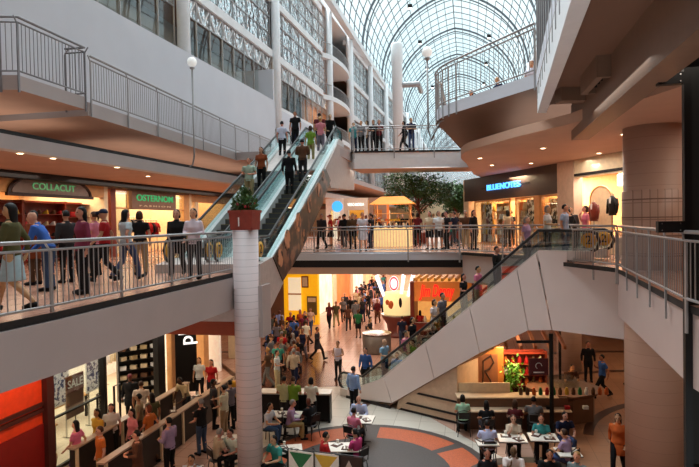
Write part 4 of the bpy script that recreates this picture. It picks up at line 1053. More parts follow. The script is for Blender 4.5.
def rwall(name, u0_, u1_, v0, v1, z0, z1, mm): m = MB(); m.sideprism([(u0_, z0), (u1_, z0), (u1_, z1), (u0_, z1)], v0, v1, 0, rw); return struct(name, m, mm)
rwall('wall_pier', -.02, .55, 0, .4, 0.005, 2.35, M_cream); rwall('wall_shop_back', .0, RL+4, 3.6, 3.75, 0.005, 3.58, MC['warm_shop_wall']); rwall('wall_shop_side', -.1, 0, 0, 3.7, .005, 3.58, M_cream)
rwall('wall_pier', RL*.80, RL*.84, .02, .3, 0.005, 2.35, M_woodL)
for (u, w_, lab) in ((RL*.34, RL*.42, 'left display window of the blue-lettered shop'), (RL*.70, RL*.18, 'middle display window of the blue-lettered shop'), (RL*.92, RL*.15, 'right display window of the blue-lettered shop')):
    t = thing('display_window', lab, 'shop window', rw(u, .1, 0.01), RA); m = MB()
    for z in (.0, 2.25): m.box(-w_/2, w_/2, -.03, .03, z, z+.07)
    for s in (-1, 1): m.box(s*w_/2-.04, s*w_/2+.04, -.03, .03, 0, 2.3)
    m.build('window_frame', M_woodL, t); m = MB(); m.box(-w_/2+.04, w_/2-.04, -.005, .005, .07, 2.25); m.build('pane', M_glass, t)
for i, (u, cset, w_) in enumerate(((RL*.22, ['white', 'cream', 'brown', 'yellow'], 1.2), (RL*.42, ['white', 'orange', 'cream', 'black'], 1.3), (RL*.66, ['cream', 'white', 'beige', 'orange'], 1.3), (RL*.92, ['orange', 'black', 'cream', 'yellow'], 1.0))):
    shelving(['left-hand', 'second', 'third', 'right-hand'][i]+' lit shelf of pale goods behind the blue-lettered shop window', rw(u, .55, .01), RA, w_, 2.2, 5, 5, [BM_, SM_, BM_, SM_][i], ['handbag', 'shoe', 'handbag', 'shoe'][i], cset, ['the left-hand lit shelf', 'the second lit shelf', 'the third lit shelf', 'the right-hand lit shelf'][i], M_woodL, 'goods', 1.9)
for k, (u, z) in enumerate(((RL*.27, 1.1), (RL*.72, 1.2), (RL*.93, 1.15))):
    t = thing('hanging_poster', ['left-hand', 'middle', 'right-hand'][k]+' black and white picture poster in the blue-lettered shop window', 'poster', rw(u, .28, z), RA); m = MB(); m.box(-.33, .33, -.01, .01, 0, 1.0); m.build('poster_sheet', M_bwp, t); m = MB(); m.tube([(-.25, 0, 1.0), (-.25, 0, 2.35-z)], .006, 4); m.tube([(.25, 0, 1.0), (.25, 0, 2.35-z)], .006, 4); m.build('hanger', M_black, t)
# second right shop with arched niches and a suit
rc = rb+rd*1.1+rn*0
rwall('wall_pier', RL+.0, RL+1.1, -.05, .35, 0.005, 3.59, mat('pale_stone_pier', (206, 176, 150), .6))
def rw2(u, v, z=0): return rw(RL+1.1+u, v, z)
m = MB(); m.sideprism([(0, 2.9), (4.2, 2.9), (4.2, 3.59), (0, 3.59)], 0, .25, 0, rw2); struct('wall_shopfront_right', m, M_cream)
m = MB(); m.sideprism([(0.02, 2.95), (4.2, 2.95), (4.2, 3.05), (0.02, 3.05)], -.04, 0, 0, rw2); struct('trim_60', m, M_dark)
t = thing('wall_panel', 'cream arched panel beside the black suit display', 'panel', rw2(.75, .6, .01), RA)
m = MB(); n = 16; m.sideprism([(-.6, 0), (.6, 0), (.6, 2.0)]+[(.6*math.cos(math.pi*i/n), 2.0+.5*math.sin(math.pi*i/n)) for i in range(1, n)]+[(-.6, 2.0)], 0, .06); m.build('panel_face', M_cream, t)
m = MB(); m.tube([(-.62, 0, 0), (-.62, 0, 2.0)]+[(.62*math.cos(math.pi*(1-i/n)), 0, 2.0+.52*math.sin(math.pi*i/n)) for i in range(1, n)]+[(.62, 0, 2.0), (.62, 0, 0)], .035, 6); m.build('moulding', M_woodL, t)
def mannequin(label, loc, rz, c):
    t = thing('mannequin', label, 'mannequin', loc, rz)
    m = MB(); m.lathe([(.2, 0), (.2, .02), (.03, .04), (.02, .05), (.02, .85)], (0, 0, 0), 16); m.build('stand', M_chrome, t)
    b = MB(); ell_stack(b, [(0, 0, .78, .17, .11), (0, 0, 1.0, .155, .10), (0, 0, 1.2, .19, .12), (0, 0, 1.38, .2, .10), (0, 0, 1.44, .12, .08), (0, 0, 1.5, .05, .05)])
    for s in (-1, 1): b.tube([(s*.19, 0, 1.38), (s*.25, 0, 1.15), (s*.24, .04, .85)], [.07, .06, .045], 10)
    b.build('jacket', c, t, True); b = MB(); b.box(-.04, .04, .095, .115, 1.2, 1.44); b.build('shirt_front', M_paper, t)
    b = MB(); b.tube([(0, 0, 1.48), (0, 0, 1.58)], .05, 10); b.build('neck', M_cream, t)
mannequin('headless mannequin in a black suit jacket behind the right railing', rw2(1.8, .3, .61), RA+R(180), M_black)
mannequin('headless mannequin in a brown jacket, left of the black suit', rw2(.95, .15, .41), RA+R(180), M_redwood)
mannequin('dark mannequin just right of the black suit display', rw2(2.7, .5, .61), RA+R(180), mat('dark_brown_cloth', (58, 40, 34), .8))

t = thing('display_plinth', 'low cream plinth under the mannequins of the suit shop', 'plinth', rw2(1.75, .32, .005), RA)
m = MB(); m.box(-1.3, 1.5, -.35, .45, 0, .4); m.build('plinth_body', M_cream, t); m = MB(); m.box(-.5, 1.5, -.3, .45, .4, .6); m.build('upper_step', M_cream, t)
t = thing('light_box', 'long bright white light box high in the suit shop', 'light', rw2(2.1, .9, 2.5), RA)
m = MB(); m.box(-.8, 1.3, 0, .1, 0, .42); m.build('lit_face', mat('white_light_box', (255, 250, 236), .4, emit=1.6, var=0), t); m = MB(); m.box(-.85, 1.35, .1, .16, -.05, .47); m.build('housing', M_cream, t); m = MB(); m.tube([(-.6, .13, .45), (-.6, .13, 1.08)], .02, 6); m.tube([(1.1, .13, .45), (1.1, .13, 1.08)], .02, 6); m.build('hanger', M_chrome, t)
# ---- centre: glowing cart on the bridge
q = at(392, 247, 0)
t = thing('vending_cart', 'glowing yellow-lit vending cart with a canopy on the middle bridge', 'cart', (q.x, q.y+.6, .01))
m = MB(); m.box(-.95, .95, -.5, .5, 0, .95); m.build('cart_body', mat('lit_cream_panel', (250, 214, 150), .5, emit=.35), t)
for s in (-1, 1):
    for v in (-1, 1): m = MB(); m.tube([(s*.9, v*.45, .95), (s*.9, v*.45, 2.2)], .03, 8); m.build('post', M_woodL, t)
m = MB(); m.hexa([(-1.15, -.7, 2.2), (1.15, -.7, 2.2), (1.15, .7, 2.2), (-1.15, .7, 2.2), (-.6, -.2, 2.6), (.6, -.2, 2.6), (.6, .2, 2.6), (-.6, .2, 2.6)]); m.build('canopy', mat('amber_canopy', (240, 150, 50), .6, emit=.3), t)
for z in (1.3, 1.7): m = MB(); m.box(-.88, .88, -.2, .2, z, z+.03); m.build('shelf', M_woodL, t)
for k in range(9): item('hat', JM_, (q.x-.8+k*.2, q.y+.35, .965), 0, random.choice(['cream', 'yellow', 'orange', 'black', 'brown']), ORD[k]+' small goods jar from the left on the glowing cart', 'jar', 'jars on the glowing cart', 1.3).name = 'goods_jar'
for k in range(8): item('goods_box', XM_, (q.x-.75+k*.21, q.y+.6, 1.345), 0, random.choice(['cream', 'yellow', 'orange', 'black', 'white']), ORD[k]+' small box from the left on the lower shelf of the glowing cart', 'box', 'boxes on the glowing cart', .6)
area('cart_light', (q.x, q.y+.6, 2.15), 1.2, 40, WARM)
# far shopfronts of the upper level, left of the tree
SF = [(326, 344, 'storefront with a round blue sign and pink goods, far across the bridge', (250, 226, 204), (236, 214, 200)), (344, 368, 'storefront with white lettering over an orange display, far across the bridge', (240, 150, 50), (206, 180, 160)), (369, 386, 'dim amber storefront beside the tree, far across the bridge', (190, 96, 40), (140, 100, 80))]
for (pxa, pxb, lab, cin, cfr) in SF:
    a = at(pxa, 200, y=41.5); b_ = at(pxb, 200, y=41.5); w_ = b_.x-a.x; t = thing('storefront', lab, 'storefront', ((a.x+b_.x)/2, 41.5, .005))
    m = MB(); m.box(-w_/2, w_/2, -.1, .2, 2.2, 3.1); m.box(-w_/2, -w_/2+.3, -.1, .2, 0, 2.2); m.box(w_/2-.3, w_/2, -.1, .2, 0, 2.2); m.build('front_frame', mat('front_%d' % pxa, cfr, .6), t)
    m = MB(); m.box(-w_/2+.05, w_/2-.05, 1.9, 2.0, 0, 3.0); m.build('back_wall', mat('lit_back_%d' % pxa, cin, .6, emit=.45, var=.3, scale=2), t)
    m = MB(); m.box(-w_/2+.3, w_/2-.3, .02, .04, 0.02, 2.2); m.build('pane', M_glass, t)
    m = MB(); 
    if pxa == 326: m.tube([(.2, -.14, 2.5), (.2, -.1, 2.5)], .42, 20); m.build('round_sign', mat('blue_sign_face', (60, 160, 230), .4, emit=.6), t)
    elif pxa == 344: sign_text('VERO MODA', .3, M_letter_w, t, (0, -.13, 2.6), (R(90), 0, 0), .02, w=w_*.7)
    for k in range(6): item('hanging_garment', GM, ((a.x+b_.x)/2-w_/2+.5+k*(w_-1)/5, 42.6, 1.6), .3, random.choice(['red', 'white', 'black', 'orange', 'pink']), ORD[k]+' garment from the left in the '+('blue-sign' if pxa == 326 else 'white-lettered' if pxa == 344 else 'dim amber')+' storefront across the bridge', 'garment', 'garments in far storefronts')
for k in range(5):
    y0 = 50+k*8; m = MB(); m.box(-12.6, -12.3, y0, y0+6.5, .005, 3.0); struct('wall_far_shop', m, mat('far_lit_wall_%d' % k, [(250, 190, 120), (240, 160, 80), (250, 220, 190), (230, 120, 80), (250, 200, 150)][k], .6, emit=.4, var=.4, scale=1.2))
# ---- indoor trees
def tree(label, x, y, z0, zc, r, rz_, seed):
    rnd = random.Random(seed); t = thing('indoor_tree', label, 'tree', (x, y, z0)); H_ = zc-z0
    m = MB(); m.tube([(0, 0, .3), (.04, 0, H_*.5), (0, .03, H_)], [.12, .09, .06], 8)
    for k in range(7): a = k*.9; m.tube([(0, 0, H_*.55+.1*k), (math.cos(a)*r*.4, math.sin(a)*r*.4, H_*.8+.1*k), (math.cos(a)*r*.7, math.sin(a)*r*.7, H_+.1*k)], [.05, .035, .015], 6)
    m.build('trunk', M_redwood, t)
    m = MB(); m.lathe([(.55, 0), (.7, .55), (.66, .6), (.6, .55)], (0, 0, 0), 20); m.build('planter', M_terra, t)
    m = MB()
    blobs = [(0, 0, 0, 1)]+[(math.cos(a)*.6, math.sin(a)*.6, rnd.uniform(-.35, .35), rnd.uniform(.45, .65)) for a in [i*.7 for i in range(9)]]
    for k in range(5200):
        bx_, by_, bz_, br = rnd.choice(blobs); d = Vector((rnd.gauss(0, 1), rnd.gauss(0, 1), rnd.gauss(0, 1))).normalized()*(br*rnd.uniform(.65, 1.02))
        c = Vector(((bx_+d.x)*r, (by_+d.y)*r, H_+.1+(bz_+d.z)*rz_)); s = rnd.uniform(.05, .1); u = Vector((rnd.uniform(-1, 1), rnd.uniform(-1, 1), rnd.uniform(-1, .4))).normalized(); v = u.cross(Vector((rnd.uniform(-1, 1), rnd.uniform(-1, 1), 1))).normalized()
        m.add([c-u*s*1.4, c+v*s*.6, c+u*s*1.4, c-v*s*.6], [(0, 1, 2, 3)])
    m.build('foliage', M_green, t)
q = at(418, 200, y=33.5); tree('round dark green indoor tree rising behind the middle bridge', q.x, 33.5, .01, 3.0, 1.95, 1.3, 3)
q = at(457, 205, y=37.5); tree('smaller green indoor tree right of the round one, beside the blue-lettered shop', q.x, 37.5, .01, 2.6, 1.1, 1.3, 5)
area('tree_fill_light', (-3.6, 31.5, 4.5), 2, 60, (1, .95, .85), (R(-25), 0, 0))  # fill lamp added to brighten the tree
# planter on the pale column
t = thing('flower_planter', 'terracotta square planter with leafy flowers on top of the pale column', 'planter', (CLX, CLY, 1.175))
m = MB(); m.hexa([(-.3, -.3, 0), (.3, -.3, 0), (.3, .3, 0), (-.3, .3, 0), (-.33, -.33, .5), (.33, -.33, .5), (.33, .33, .5), (-.33, .33, .5)]); m.box(-.35, .35, -.35, .35, .46, .53); m.build('pot', M_terra, t)
m = MB(); m.box(-.06, -.03, -.34, -.325, .1, .34); m.build('white_mark', M_paper, t)
m = MB()
for k in range(900):
    a = random.uniform(0, 6.28); rr = random.uniform(0, .36); zz = .5+random.uniform(0, 1)**1.5*(.75-rr*1.1); c = Vector((rr*math.cos(a), rr*math.sin(a), zz)); u = Vector((random.uniform(-1, 1), random.uniform(-1, 1), random.uniform(0, 1.5))).normalized(); v = u.cross(Vector((random.uniform(-1, 1), random.uniform(-1, 1), .3))).normalized(); s = random.uniform(.04, .08)
    m.add([c-u*s, c+v*s*.4, c+u*s*1.2, c-v*s*.4], [(0, 1, 2, 3)])
m.build('foliage', M_green, t)
for k in range(12):
    a = k*2.4; rr = .1+.02*k; m = MB(); m.ball((rr*math.cos(a), rr*math.sin(a), .62+.03*(k % 5)), .04, 8); m.build('red_flower', mat('red_flower', (180, 40, 50), .6), t)

# ================================================================= LOWER LEVEL SHOPS
# store on the left under the walkway
LX = -11.9
def y2(px, x=LX): return at(px, 400, x=x).y
print('L1 store', y2(45), y2(103), y2(165))
m = MB(); m.box(-17.2, -17, 8, 25.2, L1+.01, -1); struct('wall_store_back', m, mat('white_store_wall', (246, 236, 220), .6, emit=.12))  # wall also glows faintly, store lighting put into its colour
m = MB(); m.box(-17, LX, 25.0, 25.2, L1+.01, -1); struct('wall_store_side', m, MC['white_store_wall'])
m = MB(); m.box(LX-.15, LX+.15, y2(45), y2(168), -2.6, -1.0); struct('wall_store_band', m, M_dark)
m = MB(); m.box(-17, LX-.2, 8, 25, L1, L1+.012); struct('floor_store', m, mat('cream_store_floor', (222, 204, 176), .35))
def post(pxa, mm, w=.16, x=LX, nm='trim_70', z1=-1.0): y = y2(pxa, x); m = MB(); m.box(x-.1, x+.12, y-w/2, y+w/2, L1+.013, z1); struct(nm, m, mm)
M_dred = mat('dark_red_frame', (62, 20, 14), .5)
post(45, M_dred, .35); post(103, M_black, .14, nm='trim_71'); post(160, M_black, .5, nm='trim_72'); post(173, M_woodL, .45, nm='trim_73')
t = thing('display_window', 'large lit display window of the lower left store with the sale poster', 'shop window', (LX, (y2(47)+y2(102))/2, L1+.013)); w_ = (y2(102)-y2(47))/2-.1
m = MB(); m.box(-.05, .05, -w_, w_, .02, .12); m.box(-.05, .05, -w_, w_, 3.1, 3.2); m.box(-.05, .05, -w_, w_, 1.55, 1.6); m.build('window_frame', M_black, t)
m = MB(); m.box(-.01, .01, -w_, w_, .12, 3.1); m.build('pane', M_glass, t)
# sale poster
yy = y2(75, -12.6); t = thing('sale_poster', 'brown and red SALE poster standing in the lower left store window', 'poster', (-12.6, yy, L1+.014), R(90))
m = MB(); m.box(-.4, .4, -.02, .02, 1.0, 2.35); m.build('poster_board', mat('brown_poster', (120, 82, 64), .6), t)
m = MB(); m.box(-.4, .4, -.03, -.021, 1.8, 2.35); m.build('red_heading', mat('dark_red_heading', (96, 22, 20), .6), t)
sign_text('SALE', .36, M_paper, t, (0, -.035, 2.07), (R(90), 0, 0), .004, w=.7)
m = MB(); m.tube([(0, 0, 0), (0, 0, 1.0)], .02, 8); m.lathe([(.2, 0), (.2, .02)], (0, 0, 0), 16); m.build('stand', M_chrome, t)
# framed graphics with dense pattern on rear wall
M_pat = mat('blue_grey_pattern', (168, 180, 206), .6, var=.9, scale=9)
_r = [n_ for n_ in M_pat.node_tree.nodes if n_.type == 'VALTORGB'][0].color_ramp; _r.elements[0].position = .46; _r.elements[0].color = (.06, .08, .2, 1); _r.elements[1].position = .52; _r.elements[1].color = (.8, .82, .88, 1)
for k, px_ in enumerate((57, 96)):
    t = thing('window_graphic', ['patterned white and blue panel left of the sale poster', 'patterned white and blue panel right of the sale poster'][k], 'panel', (-13.4, at(px_, 400, x=-13.4).y, L1+.014)); m = MB(); m.box(0, .04, -.55, .55, 1.2, 3.2); m.build('frame', M_paper, t); m = MB(); m.box(.04, .05, -.5, .5, 1.26, 3.12); m.build('printed_sheet', M_pat, t)
    for s_ in (-1, 1): m = MB(); m.box(-.02, .02, s_*.4-.02, s_*.4+.02, 0, 1.2); m.box(-.15, .15, s_*.4-.02, s_*.4+.02, 0, .03); m.build('leg', M_chrome, t)
clothes_rack('rack of white clothes on the rear wall of the sale store', (-16.2, 23.4, L1+.013), R(90), 8, ['white', 'cream', 'beige', 'pink'], 2.4, 1.6, where='the white clothes rack of the sale store')
shelving('tall shelf of folded goods at the right side of the sale store door', (-13.4, 20.6, L1+.013), R(45), 1.6, 2.9, 7, 4, XM_, 'box', ['beige', 'brown', 'white', 'khaki'], 'the tall shelf of the sale store', M_black, 'box', .9)
for k, (x, y, lab) in enumerate(((-13.4, 14.3, 'low display table with pale goods behind the sale store window'), (-14.6, 17.4, 'low display table near the sale store entrance'))):
    t = thing('display_table', lab, 'table', (x, y, L1+.013), R(90)); m = MB(); m.box(-1.1, 1.1, -.45, .45, .8, .85); m.build('tabletop', M_woodL, t)
    for s in (-1, 1):
        for v in (-1, 1): m = MB(); m.box(s*1.0-.04, s*1.0+.04, v*.38-.04, v*.38+.04, 0, .8); m.build('leg', M_black, t)
    for j in range(8): item('folded_garment', XM_, (x+(.2 if j % 2 else -.2), y-.9+j*.25, L1+.867), R(90), random.choice(['beige', 'cream', 'black', 'white', 'yellow', 'khaki']), ORD[j]+' folded garment along the low display table '+('behind the window' if k == 0 else 'near the entrance'), 'garment', 'folded garments '+('behind the window' if k == 0 else 'near the entrance'), .8)
# entrance frame
t = thing('security_gate', 'black double gate frame standing in the sale store entrance', 'gate', (-12.3, y2(109, -12.3), L1+.013), R(90))
for s in (-1, 1):
    m = MB(); m.tube([(s*.45-.16, 0, 0), (s*.45-.16, 0, 1.5), (s*.45+.16, 0, 1.5), (s*.45+.16, 0, 0)], .04, 6); m.build('gate_panel', M_black, t)
# red panel wall at far left
RX = -10.6
ry0, ry1 = y2(-70, RX), y2(42, RX); m = MB(); m.box(RX-.2, RX, ry0, ry1, L1+.01, -.99); struct('wall_red_panel', m, mat('orange_red_panel', (204, 60, 22), .45, var=.12))
for k, z in enumerate((-1.9, -3.15, -3.3)): m = MB(); m.box(RX, RX+.05, ry0, ry1, z, z+.1); struct('trim_80', m, M_dred)
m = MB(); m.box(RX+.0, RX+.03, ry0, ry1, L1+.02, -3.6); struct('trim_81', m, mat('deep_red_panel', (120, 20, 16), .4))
m = MB(); m.box(RX-.2, RX+.15, ry1, ry1+.25, L1+.01, -.99); struct('trim_82', m, M_dred)
area('lower_light', (-9.4, (ry0+ry1)/2+.5, -1.3), 1.0, 70, (1, .6, .35), sy=3)
# vertical black banner with rotated white letters
yv = at(186, 355, x=-11.3).y; t = thing('vertical_banner', 'black vertical banner with white rotated letters outside the lower left shops', 'banner', (-11.3, yv, L1+.012), R(35))
m = MB(); m.box(-.42, .42, -.03, .03, .35, 4.4); m.build('banner_cloth', M_black, t)
m = MB(); m.box(-.3, .3, -.2, .2, 0, .05); m.tube([(0, .05, .05), (0, .05, 4.5)], .025, 8); m.build('stand', M_black, t)
sign_text('plaid', .8, M_letter_w, t, (0.03, -.04, 3.0), (R(90), R(-90), 0), .006)
for k, px in enumerate((200, 232)):
    y = at(px, 350, x=-12.4).y; m = MB(); m.box(-12.6, -12.2, y, y+.5, L1+.01, -1.0); struct('wall_pier', m, [M_woodL, M_cream][k])
m = MB(); m.box(-17, -16.8, 25.3, 40, L1+.01, -1); struct('wall_store_back', m, MC['warm_shop_wall'])
shelving('dark magazine shelf far behind the vertical banner', (-14.6, 27.5, L1+.01), R(90), 3.6, 2.0, 4, 9, XM_, 'box', ['black', 'grey', 'red', 'white', 'navy'], 'the dark magazine shelf', M_black, 'box', .8)

# yellow store and neighbours, lower level centre
def px_at(px, y): return at(px, 300, y=y).x
m = MB(); m.box(px_at(284, 37.5), px_at(318, 37.5), 37.5, 37.9, L1+.01, -1.0); o = struct('wall_yellow_store', m, mat('yellow_store_front', (246, 178, 20), .5, emit=.3, var=.12))
xa, xb = px_at(284, 37.4), px_at(318, 37.4)
t = thing('display_window', 'pale display window in the bright yellow storefront', 'shop window', (xa+.8, 37.4, L1+1.0)); m = MB(); m.box(-.45, .45, -.04, .04, 0, 2.3); m.build('pane', mat('pale_lit_pane', (250, 236, 200), .4, emit=.3), t); m = MB(); m.box(-.5, .5, -.06, -.041, 1.1, 1.2); m.build('shelf', M_woodL, t)
t = thing('wall_poster', 'brown framed poster on the bright yellow storefront', 'poster', (xa+1.55, 37.44, L1+2.6)); m = MB(); m.box(-.25, .25, -.03, .03, 0, .8); m.build('frame', M_redwood, t); m = MB(); m.box(-.18, .18, -.04, -.031, .08, .72); m.build('poster_sheet', M_cream, t)
t = thing('menu_board', 'dark menu board low on the bright yellow storefront', 'board', (xb-.45, 37.42, L1+.7)); m = MB(); m.box(-.35, .35, -.03, .04, 0, 1.3); m.build('board', mat('olive_board', (110, 90, 40), .6), t); m = MB(); m.box(-.28, .28, -.04, -.031, .9, 1.2); m.build('heading', M_cream, t)
for k in range(4): item('hanging_ornament', BM_, (xa+.3+k*.6, 37.2, -1.75), 0, ['yellow', 'orange', 'yellow', 'brown'][k], ['leftmost', 'second', 'third', 'rightmost'][k]+' of the bulky ornaments above the yellow storefront', 'ornament', 'ornaments above the yellow storefront', 1.7)
m = MB(); m.box(px_at(262, 37.5)-6, px_at(284, 37.5), 37.5, 37.8, L1+.01, -1.0); struct('wall_store_front', m, M_brown)
stores = [(48, -11.5, 'white'), (56, -11.2, 'warm'), (66, -11, 'white')]
for k in range(5):
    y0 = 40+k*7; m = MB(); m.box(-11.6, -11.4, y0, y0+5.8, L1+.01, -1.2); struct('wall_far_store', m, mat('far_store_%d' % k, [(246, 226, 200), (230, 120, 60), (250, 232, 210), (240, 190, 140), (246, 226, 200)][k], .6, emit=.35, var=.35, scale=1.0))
    m = MB(); m.box(-11.75, -11.3, y0+5.8, y0+7, L1+.01, -1.2); struct('wall_pier', m, M_cream)
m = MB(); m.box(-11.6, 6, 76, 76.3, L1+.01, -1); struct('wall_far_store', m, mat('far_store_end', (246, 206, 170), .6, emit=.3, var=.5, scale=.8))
t = thing('hanging_sign', 'red and white hanging sign in the far lower passage', 'sign', (px_at(327, 44), 44, L1+3.7)); m = MB(); m.box(-.7, .7, -.04, .04, 0, .6); m.build('sign_face', mat('red_sign_face', (210, 60, 40), .5, emit=.4), t); m = MB(); m.tube([(-.5, 0, .6), (-.5, 0, 1.15)], .015, 6); m.tube([(.5, 0, .6), (.5, 0, 1.15)], .015, 6); m.build('hanger', M_black, t)
t = thing('hanging_sign', 'small white lit sign above the crowd in the lower passage', 'sign', (px_at(350, 44), 44, L1+4.0)); m = MB(); m.box(-.55, .55, -.04, .04, 0, .45); m.build('sign_face', mat('white_sign_face', (250, 236, 240), .5, emit=.8), t); m = MB(); m.tube([(0, 0, .45), (0, 0, .85)], .015, 6); m.build('hanger', M_black, t)
# ice cream kiosk with tilted white boards
kx = px_at(397, 34.0)
t = thing('food_kiosk', 'rounded cream kiosk counter under tilted white sign blades', 'kiosk', (kx, 34.6, L1+.01)); t.scale = (.6, .6, .92)
m = MB(); m.lathe([(1.5, 0), (1.5, .15), (1.1, .2), (1.25, .8), (1.75, 1.3), (1.75, 1.4)], (0, 0, 0), 28); m.build('counter', mat('dark_red_counter', (110, 50, 40), .4), t, True)
m = MB(); m.lathe([(1.78, 1.4), (1.8, 1.48), (1.4, 1.5)], (0, 0, 0), 28); m.build('counter_rim', M_chrome, t)
m = MB(); m.lathe([(1.5, 1.5), (1.6, 2.0), (1.5, 2.9), (.6, 3.0)], (0, 0, 0), 28); m.build('menu_drum', mat('cream_menu_panel', (250, 226, 160), .5, emit=.35, var=.1), t, True)
M_blade = mat('white_lit_blade', (250, 246, 246), .4, emit=.7)
for (dx, tilt) in ((-1.3, 28), (.45, -12), (1.15, -22)):
    m = MB(); a = R(tilt); c, s_ = math.cos(a), math.sin(a); pts = [(-.13, 0), (.13, 0), (.2, 1.6), (-.2, 1.6)]
    m.sideprism([(dx+x*c-z*s_, 2.75+x*s_+z*c) for x, z in pts], -1.3, -1.2); m.build('sign_blade', M_blade, t)
m = MB(); m.tube([(-.25, -1.35, 3.6), (-.25, -1.25, 3.6)], .5, 24); rs = m.build('round_sign', mat('pink_white_sign', (250, 220, 230), .4, emit=.6), t)
m = MB(); m.tube([(-.25+.4*math.cos(i*.3), -1.37, 3.6+.4*math.sin(i*.3)) for i in range(21)], .05, 6, closed=True); m.build('red_ring', M_letter_r, rs)
m = MB(); m.ball((-.55, -1.5, 2.2), .3, 12, sc=(1, .3, .9)); m.ball((-.95, -1.35, 2.35), .2, 12, sc=(1, .3, .9)); m.build('orange_picture', mat('orange_picture', (200, 100, 40), .5), t)
m = MB(); m.ball((.4, -1.52, 2.35), .28, 12, sc=(.6, .3, 1.2)); m.build('dark_picture', M_black, t)
# red-lettered kiosk
kx0, kx1 = px_at(412, 33), px_at(474, 33)
t = thing('food_stall', 'orange-fronted food stall with red script letters and a gold slatted ceiling', 'stall', ((kx0+kx1)/2, 33.2, L1+.01)); w_ = (kx1-kx0)/2
M_orange = mat('orange_stall_board', (222, 132, 56), .5, emit=.12)
m = MB(); m.box(-w_, w_, -.1, .1, 2.35, 3.5); m.build('sign_board', M_orange, t)
sign_text('Jim Denny', 1.0, M_letter_r, t, (-.35, -.14, 2.95), (R(90), 0, 0), .03, shear=.3, w=w_*1.15)
m = MB(); m.box(-w_, w_, -.2, .5, 0, 1.1); m.build('counter', M_redwood, t)
m = MB(); m.box(-w_-.05, w_+.05, -.3, .55, 1.1, 1.16); m.build('counter_top', M_chrome, t)
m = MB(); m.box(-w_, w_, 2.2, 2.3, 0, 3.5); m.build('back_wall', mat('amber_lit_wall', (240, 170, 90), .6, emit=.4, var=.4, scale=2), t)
for s in (-1, 1): m = MB(); m.box(s*w_-.12, s*w_+.12, -.15, 2.3, 0, 3.5); m.build('side_wall', M_redwood, t)
M_gold = mat('gold_slat', (206, 160, 60), .35, metal=.5)
for k in range(9): m = MB(); a = -w_+.2+k*(2*w_-.4)/8; m.hexa([(a-.05, -.9, 3.62), (a+.07, -.9, 3.62), (a+.27, 2, 3.62), (a+.15, 2, 3.62), (a-.05, -.9, 3.8), (a+.07, -.9, 3.8), (a+.27, 2, 3.8), (a+.15, 2, 3.8)]); m.build('ceiling_slat', M_gold, t)
for k in range(9):
    m = MB(); x0 = px_at(383, 33)+k*.42; m.hexa([(x0, 29.5, L1+4.25), (x0+.14, 29.5, L1+4.25), (x0+.9, 33.0, L1+4.25), (x0+.76, 33.0, L1+4.25), (x0, 29.5, L1+4.5), (x0+.14, 29.5, L1+4.5), (x0+.9, 33, L1+4.5), (x0+.76, 33, L1+4.5)]); o = m.build('trim_90', M_soffit); o['kind'] = 'structure'
for k in range(8): item('goods_jar', JM_, ((kx0+kx1)/2-w_+.4+k*.35, 33.1, L1+1.18), 0, random.choice(['red', 'yellow', 'white', 'cream', 'orange']), ORD[k]+' jar from the left on the counter of the red-lettered stall', 'jar', 'jars on the red-lettered stall counter', 1.6)
# far right side wall of lower level, dark
for k in range(4): m = MB(); m.box(2.4+k*2.8, 4.7+k*2.8, 40, 40.3, L1+.01, -1.3); struct('wall_far_store', m, mat('dim_store_%d' % k, [(150, 90, 60), (120, 70, 50), (140, 96, 70), (110, 70, 50)][k], .6, var=.3, scale=1))
# litter bin near escalator foot
q = at(377, 352, L1); t = thing('litter_bin', 'grey cylindrical litter bin beyond the foot of the right escalator', 'bin', (q.x, q.y, L1+.01)); m = MB(); m.lathe([(.75, 0), (.78, .1), (.78, .95), (.7, 1.0)], (0, 0, 0), 28); m.build('bin_body', mat('grey_ribbed_metal', (120, 116, 110), .4, metal=.4), t, True); m = MB(); m.lathe([(.8, 1.0), (.8, 1.06), (.5, 1.1)], (0, 0, 0), 28); m.build('rim', M_chrome, t)
# ================================================================= FOOD HALL FURNITURE
def head_xy(px, py, z, hz): p = at(px, py, z+hz); return p.x, p.y
def make_chair():
    t = thing('cafe_chair', 'x', 'chair', (0, 0, L1))
    m = MB(); m.lathe([(.19, .43), (.21, .445), (.2, .46)], (0, 0, 0), 16); m.build('seat', M_chair, t, True)
    m = MB(); m.tube([(-.19, -.18, .44), (-.2, -.22, .84), (0, -.25, .9), (.2, -.22, .84), (.19, -.18, .44)], .014, 6); m.build('back_frame', M_chair, t)
    m = MB(); m.hexa([(-.17, -.215, .6), (.17, -.215, .6), (.17, -.20, .6), (-.17, -.20, .6), (-.17, -.245, .82), (.17, -.245, .82), (.17, -.225, .82), (-.17, -.225, .82)]); m.build('backrest', M_chair, t)
    for x in (-1, 1):
        for y in (-1, 1): m = MB(); m.tube([(x*.16, y*.15, .44), (x*.21, y*.2, 0.004)], .014, 6); m.build('leg', M_chair, t)
    return t
CH0 = make_chair(); CHN = [0]
def chair(x, y, h, label, group='black cafe chairs in the food hall'):
    if CHN[0] == 0: o = CH0; o.location = (x, y, L1+.006); o.rotation_euler = (0, 0, R(h)); o['label'] = label; o['group'] = group
    else: o = dup(CH0, (x, y, L1+.006), R(h), label, group)
    CHN[0] += 1; return o
